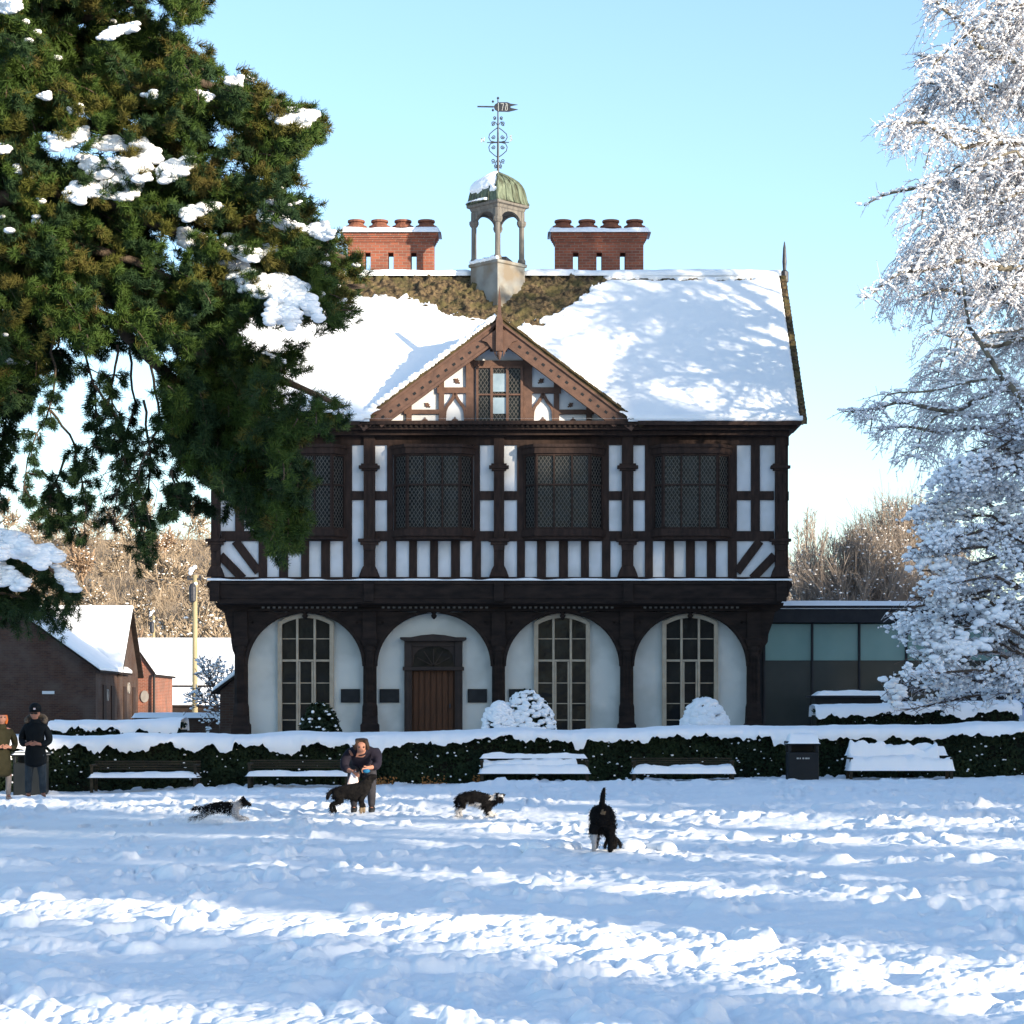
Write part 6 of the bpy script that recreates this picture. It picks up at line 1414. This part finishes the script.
    for k in (-1, 1): t.chain([((k*.10, 0, .80), .105), ((k*.115, -.01, .62), .092), ((k*(.12+.02*(k > 0)), -.02, .44), .078), ((k*.135, .0, .26), .07), ((k*.14, .015, .11), .062)], b)
    put(skin('trousers' if kind == 'man' else 'leggings', t.v, t.e, [r if kind == 'man' else tuple(np.array(r)*.82) if isinstance(r, tuple) else r*.82 for r in t.r]), tr, p, 'trousers' if kind == 'man' else 'leggings')
    for k in (-1, 1):
        f = Sk(); b = f.n((k*.14, .03, .13 if kind != 'man' else .09), .058); f.chain([((k*.14, .02, .055), .058), ((k*.15, -.07, .045), .05), ((k*.157, -.15, .035), .042)], b); put(skin('shoe', f.v, f.e, f.r), M['shoe'] if kind == 'man' else M['boot'], p, 'shoe')
    return p
pm = standing(35.5, 41.4, 'man in black knitted hat, sunglasses, dark parka and blue jeans at the left', 'person', 'man')
pw = standing(1.5, 41.0, 'red haired person in a long olive coat standing at the very left edge', 'person', 'woman'); pw.rotation_euler.z = .5; pw.scale = (.97, .97, .97); pm.scale = (1.02, 1.02, 1.0)
def eyes(p, c, f, dx=.034):
    f = Vector(f).normalized(); sd = f.cross(Vector((0, 0, 1))).normalized()
    for k in (-1, 1):
        q = Vector(c)+sd*k*dx; V_, F_ = ICO2; link_mesh('eye', np_mesh('eye', V_*.012+np.array(q), F_, True), M['black'], p, local=True)
eyes(pw, (0, -.128, 1.65), (0, -1, 0))
# ---- stooping woman feeding a dog
x = gx(362, 32.4); p = empty('person', (x, 32.4, gnd(x, 32.4)-.03), 'dark haired person in dark purple fleece stooping over the black dog', 'person'); p.scale = (1, 1, 1)
s = Sk(); pel = s.n((-.02, .28, .74), (.15, .12)); ch = s.chain([((-.01, .14, .84), (.135, .11)), ((0, -.04, .90), (.165, .12)), ((0, -.19, .94), (.13, .09)), ((.01, -.28, .97), .058), ((.015, -.32, .99), .055)], pel); s.head(ch, (.02, -.40, 1.05), (.1, -1, -.6))
arms = {-1: [((-.17, -.15, .92), .06), ((-.24, -.14, .83), .05), ((-.25, -.22, .70), .043), ((-.17, -.33, .66), .036), ((-.10, -.40, .64), .027)], 1: [((.18, -.15, .92), .06), ((.24, -.16, .84), .05), ((.25, -.26, .73), .043), ((.17, -.38, .71), .036), ((.10, -.44, .70), .027)]}
legs = {-1: [((-.12, .20, .66), .095), ((-.14, .05, .52), .08), ((-.14, .02, .42), .065), ((-.13, .10, .25), .055), ((-.13, .16, .09), .04), ((-.13, .08, .045), .04), ((-.13, 0, .03), .03)], 1: [((.10, .20, .66), .095), ((.13, .02, .54), .08), ((.14, -.03, .44), .065), ((.14, .06, .25), .055), ((.14, .10, .09), .04), ((.14, .02, .045), .04), ((.14, -.06, .03), .03)]}
for k in (-1, 1):
    a = s.chain(arms[k], 2); e = arms[k][-1][0]; s.hand(a, e, (-k*.5, -.7, -.3), (0, .2, 1), .9); s.chain(legs[k], pel)
put(skin('body', s.v, s.e, s.r), M['skin'], p, 'body')
c = Sk(); b = c.n((-.02, .30, .64), (.2, .17)); c.chain([((-.015, .18, .84), (.18, .16)), ((0, -.04, .91), (.215, .165)), ((0, -.19, .95), (.165, .13)), ((.01, -.27, .975), (.09, .09))], b)
for k in (-1, 1): c.chain([((a_[0], a_[1], a_[2]), r_*1.62) for a_, r_ in arms[k][:-1]], 2)
put(skin('fleece_jacket', c.v, c.e, c.r), M['indigo'], p, 'fleece_jacket')
t = Sk(); b = t.n((-.02, .28, .72), (.165, .135))
for k in (-1, 1): t.chain([(a_, r_*1.22) for a_, r_ in legs[k][:5]], b)
put(skin('trousers', t.v, t.e, t.r), M['greytrouser'], p, 'trousers')
for k in (-1, 1):
    f = Sk(); q = legs[k][4][0]; b = f.n((q[0], q[1], .13), .055); f.chain([((q[0], q[1], .055), .058), ((q[0], q[1]-.09, .045), .05), ((q[0], q[1]-.17, .035), .04)], b); put(skin('boot', f.v, f.e, f.r), M['black'], p, 'boot')
h = Sk(); q = h.n((.02, -.375, 1.135), .08); h.chain([((.015, -.28, 1.09), .105), ((.01, -.24, 1.02), .085)], q)
for k in (-1, 1): h.chain([((.02+k*.06, -.43, 1.10), .045), ((.02+k*.088, -.43, 1.03), .042), ((.02+k*.085, -.40, .96), .035)], 0)
put(skin('hair', h.v, h.e, h.r), M['darkhair'], p, 'hair')
eyes(p, Vector((.02, -.40, 1.05))+Vector((.1, -1, -.6)).normalized()*.095+Vector((0, 0, .01)), (.1, -1, 0))
X0 = x; z0 = p.location.z
bag = MB(); bag.v = [(X0+a*.93, 32.4+(b-36.6)*1.05, z0+c) for a, b, c in ((-.14, 36.22, .66), (-.06, 36.20, .66), (-.26, 36.10, .30), (.02, 36.08, .30), (-.13, 36.28, .66), (-.06, 36.28, .65), (-.24, 36.24, .30), (.01, 36.24, .31))]
bag.f = [(0, 2, 3, 1), (4, 5, 7, 6), (0, 4, 6, 2), (1, 3, 7, 5), (0, 1, 5, 4), (2, 6, 7, 3)]; bag.m = [0]*6
o = bag.build('carrier_bag', M['paper'], None, loc=(X0-.1, 31.95, z0+.3), bevel=.02); tag(o, 'pale carrier bag held by the stooping person', 'bag')
m = MB(); m.lathe((X0+.10, 31.86, z0+.66), [(.015, -.03), (.035, -.02), (.045, 0), (.035, .02), (.015, .03)], 12, 0, 1.3, .8); o = m.build('blue_ball', M['blue'], None, loc=(X0+.10, 31.86, z0+.66), smooth_=True); tag(o, 'bright blue toy in the hand of the stooping person', 'toy')

# ---- dogs; local frame faces +X
def dog(px, Y, label, build, paint, rotz=0, sc_=1.0, sink=.05, cat='dog', thick=1.22):
    x = gx(px, Y); e = empty('dog', (x, Y, gnd(x, Y)-sink), label, cat); s = Sk(); build(s); s.r = [tuple(np.array(q if isinstance(q, tuple) else (q, q))*thick) for q in s.r]; me = skin('body', s.v, s.e, s.r, 2, 0, (0, 0, 0), sc_)
    me.materials.append(M['dog_black']); me.materials.append(M['dog_white']); me.materials.append(M['dog_tan'])
    for pl in me.polygons: pl.material_index = paint(pl.center/sc_, pl.normal)
    me.name = 'body'; o = bpy.data.objects.new('body', me); COL.objects.link(o); o.parent = e; e.rotation_euler.z = rotz; return e
def fur(e, me_o, n, L, seed=0, sc_=1):
    """short fur: fine blades over the body"""
    me = me_o.data; r = np.random.default_rng(seed); ar = np.array([p.area for p in me.polygons]); C = np.array([p.center[:] for p in me.polygons]); Nn = np.array([p.normal[:] for p in me.polygons]); mi = np.array([p.material_index for p in me.polygons])
    i = r.choice(len(ar), n, p=ar/ar.sum()); d = Nn[i]*.28+np.array([-.6, 0, -.5])+r.normal(0, .16, (n, 3)); V4 = np.array([[-.12, 0, 0], [.12, 0, 0], [.02, 0, 1], [-.02, 0, 1]], float)
    P = C[i]+r.normal(0, .008, (n, 3)); V_, F_ = stamp(V4, np.array([[0, 1, 2, 3]]), mats_from(P, d, r.uniform(.6, 1.2, n)*L)); o = link_mesh('coat_fur', np_mesh('coat_fur', V_, F_, False, mi[i]), [M['dog_black'], M['dog_white'], M['dog_tan']], e, local=True); return o
def legs4(s, ch, hp, z, fx, hx_, spread=.08, fl=0, hl=0, r=1):
    for k in (-1, 1):
        s.chain([((fx, k*spread, z-.10), .055*r), ((fx-.03, k*spread*1.05, z-.22), .034*r), ((fx+.02+fl*k, k*spread, .16), .024*r), ((fx+fl*k*1.2, k*spread, .05), .022*r), ((fx+.04+fl*k*1.2, k*spread, .02), .024*r)], ch)
        s.chain([((hx_+.03, k*spread, z-.10), .068*r), ((hx_+.10, k*spread*1.1, z-.24), .042*r), ((hx_-.08+hl*k, k*spread, .20), .022*r), ((hx_-.05+hl*k, k*spread, .06), .021*r), ((hx_-.01+hl*k, k*spread, .02), .024*r)], hp)
# black dog by the woman, head raised
def b1_(s):
    hp = s.n((-.32, 0, .50), (.095, .12)); ch = s.chain([((-.12, 0, .49), (.095, .115)), ((.08, 0, .48), (.105, .14)), ((.24, 0, .49), (.10, .15))], hp)
    nk = s.chain([((.33, 0, .60), (.07, .09)), ((.38, 0, .72), .062)], ch); h = s.n((.42, -.01, .80), (.066, .068), nk); s.chain([((.50, -.02, .81), .04), ((.58, -.03, .82), .03)], h)
    for k in (-1, 1): s.chain([((.40, k*.06, .82), .02), ((.385, k*.085, .77), .018), ((.38, k*.09, .73), .01)], h)
    legs4(s, ch, hp, .50, .24, -.34, .085, .03, .04, 1.05); s.chain([((-.42, 0, .50), .03), ((-.50, .0, .42), .028), ((-.53, 0, .30), .02)], hp)
d1 = dog(351, 31.5, 'solid black dog standing in profile in front of the stooping person, head lifted', b1_, lambda c, n: 2 if (c.z < .13 and c.x > -.1) else 0, .12, .66, -.01, 'dog', 1.8)
fur(d1, d1.children[0], 2200, .03, 1)
# running collie in a spray of snow
def b2_(s):
    hp = s.n((-.34, 0, .36), (.09, .10)); ch = s.chain([((-.12, 0, .40), (.09, .10)), ((.10, 0, .38), (.10, .12)), ((.26, 0, .36), (.09, .12))], hp)
    nk = s.chain([((.38, 0, .42), (.065, .075)), ((.46, 0, .47), .06)], ch); h = s.n((.53, 0, .49), (.062, .06), nk); s.chain([((.61, 0, .45), .034), ((.68, 0, .42), .024)], h)
    for k in (-1, 1): s.chain([((.50, k*.05, .56), .026), ((.49, k*.06, .62), .014)], h)
    for k in (-1, 1):
        s.chain([((.30, k*.08, .26), .05), ((.38, k*.08, .16), .034), ((.50+.05*k, k*.08, .12), .024), ((.58+.05*k, k*.08, .10), .024)], ch)
        s.chain([((-.38, k*.08, .26), .06), ((-.46, k*.08, .16), .04), ((-.60+.06*k, k*.08, .15), .022), ((-.68+.06*k, k*.08, .08), .022)], hp)
    s.chain([((-.44, 0, .36), .03), ((-.58, 0, .36), .035), ((-.70, 0, .32), .02)], hp)
d2 = dog(222, 30.0, 'black and white collie bounding through a spray of snow on the left', b2_, lambda c, n: 1 if ((.24 < c.x < .46 and c.z < .52) or (c.z < .14)) else 0, .1, .60, .0)
fur(d2, d2.children[0], 2600, .045, 2)
n = 3400; P = np.stack([rng.normal(-.15, .26, n), rng.normal(-.12, .12, n), np.abs(rng.normal(0, .085, n))], 1); P[:, 0] += d2.location.x; P[:, 1] += d2.location.y; P[:, 2] += gnd(d2.location.x, d2.location.y)
r = rng.uniform(.0015, .0055, n); V_, F_ = blobs(P, r, ICO1, .3); o = link_mesh('snow_spray', np_mesh('snow_spray', V_, F_), M['snow'], None); tag(o, 'spray of loose snow kicked up around the running collie', 'snow', kind='stuff')
# collie crouching forward, middle
def b3_(s):
    hp = s.n((-.30, 0, .44), (.10, .13)); ch = s.chain([((-.12, 0, .43), (.10, .125)), ((.06, 0, .37), (.105, .13)), ((.22, 0, .31), (.105, .13))], hp)
    nk = s.chain([((.33, -.02, .35), (.075, .09)), ((.40, -.06, .39), .065)], ch); h = s.n((.46, -.10, .41), (.066, .066), nk); s.chain([((.49, -.17, .37), .036), ((.51, -.23, .34), .026)], h)
    s.chain([((.40, -.06, .47), .024), ((.37, -.05, .505), .016)], h); s.chain([((.52, -.06, .46), .024), ((.57, -.05, .47), .018)], h)
    for k in (-1, 1):
        s.chain([((.24, k*.09, .22), .055), ((.20, k*.09, .14), .036), ((.30+.04*k, k*.09, .06), .025), ((.37+.04*k, k*.09, .03), .024)], ch)
        s.chain([((-.32, k*.09, .34), .07), ((-.26, k*.1, .24), .045), ((-.38+.03*k, k*.09, .16), .024), ((-.36+.03*k, k*.09, .05), .022), ((-.32+.03*k, k*.09, .02), .024)], hp)
    s.chain([((-.38, 0, .42), .03), ((-.42, .0, .32), .03), ((-.41, 0, .20), .015)], hp)
def p3(c, n):
    if c.x > .43 and abs(c.y+.13) < .035 and c.z > .36: return 1
    if c.x > .24 and c.z < .13: return 1
    if .28 < c.x < .38 and c.z > .36: return 1
    if c.x < -.2 and c.z < .2: return 1
    if -.2 < c.x < .1 and c.z < .31: return 1
    return 0
d3 = dog(477, 29.8, 'black and white collie crouching and looking round, mid lawn', b3_, p3, 0, .68, .0, 'dog', 1.42); fur(d3, d3.children[0], 3000, .04, 3)
# dark dog digging its nose into the snow, seen from behind, tail up
def b4_(s):
    hp = s.n((0, 0, .50), (.14, .13)); ch = s.chain([((.12, 0, .47), (.145, .15)), ((.28, -.03, .42), (.15, .16)), ((.42, -.06, .36), (.14, .15))], hp)
    nk = s.chain([((.52, -.09, .26), (.075, .085)), ((.56, -.13, .18), .065)], ch); h = s.n((.57, -.16, .11), (.07, .065), nk); s.chain([((.62, -.17, .03), .04), ((.65, -.17, -.04), .03)], h)
    for k in (-1, 1): s.chain([((.56, -.16+k*.07, .14), .022), ((.56, -.16+k*.095, .08), .02), ((.56, -.16+k*.10, .03), .012)], h)
    for k in (-1, 1):
        s.chain([((.42, k*.09-.04, .24), .055), ((.40, k*.10-.04, .13), .034), ((.44, k*.10-.04, .03), .026)], ch)
        s.chain([((.02, k*.095, .38), .078), ((.06, k*.105, .26), .052), ((-.06, k*.10, .16), .026), ((-.03, k*.10, .04), .024), ((.02, k*.10, .01), .026)], hp)
    s.chain([((-.07, 0, .57), .035), ((-.09, 0.0, .66), .03), ((-.07, -.01, .75), .026), ((-.04, -.03, .83), .014)], hp)
def p4(c, n):
    if c.x < .1 and c.z < .24 and c.y > .05: return 2 if c.x > .0 else 1
    if c.x < -.05 and .50 < c.z < .545 and abs(c.y) < .025: return 2
    if c.z > .70 and c.y < -.035: return 2
    if c.x < .0 and .40 < c.z < .425 and abs(c.y) < .02: return 1
    return 0
d4 = dog(602, 21.5, 'dark dog seen from behind, tail straight up and nose in the snow', b4_, p4, R(90), .80, .03); fur(d4, d4.children[0], 4500, .025, 4)
# clods of snow around the digging dog
P, S = [], []
for k in range(46):
    s_ = -1 if k % 2 else 1; P.append((d4.location.x+s_*random.uniform(.22, .75), 22.3+random.uniform(-.3, .4), gnd(d4.location.x, 22.3)+.02)); q = random.uniform(.03, .11); S.append((q*1.3, q, q*.75))
V_, F_ = blobs(P, S, ICO2, .12); o = link_mesh('snow_clods', np_mesh('snow_clods', V_, F_, True), M['snow'], None); tag(o, 'clods of loose snow thrown up either side of the digging dog', 'snow', kind='stuff')
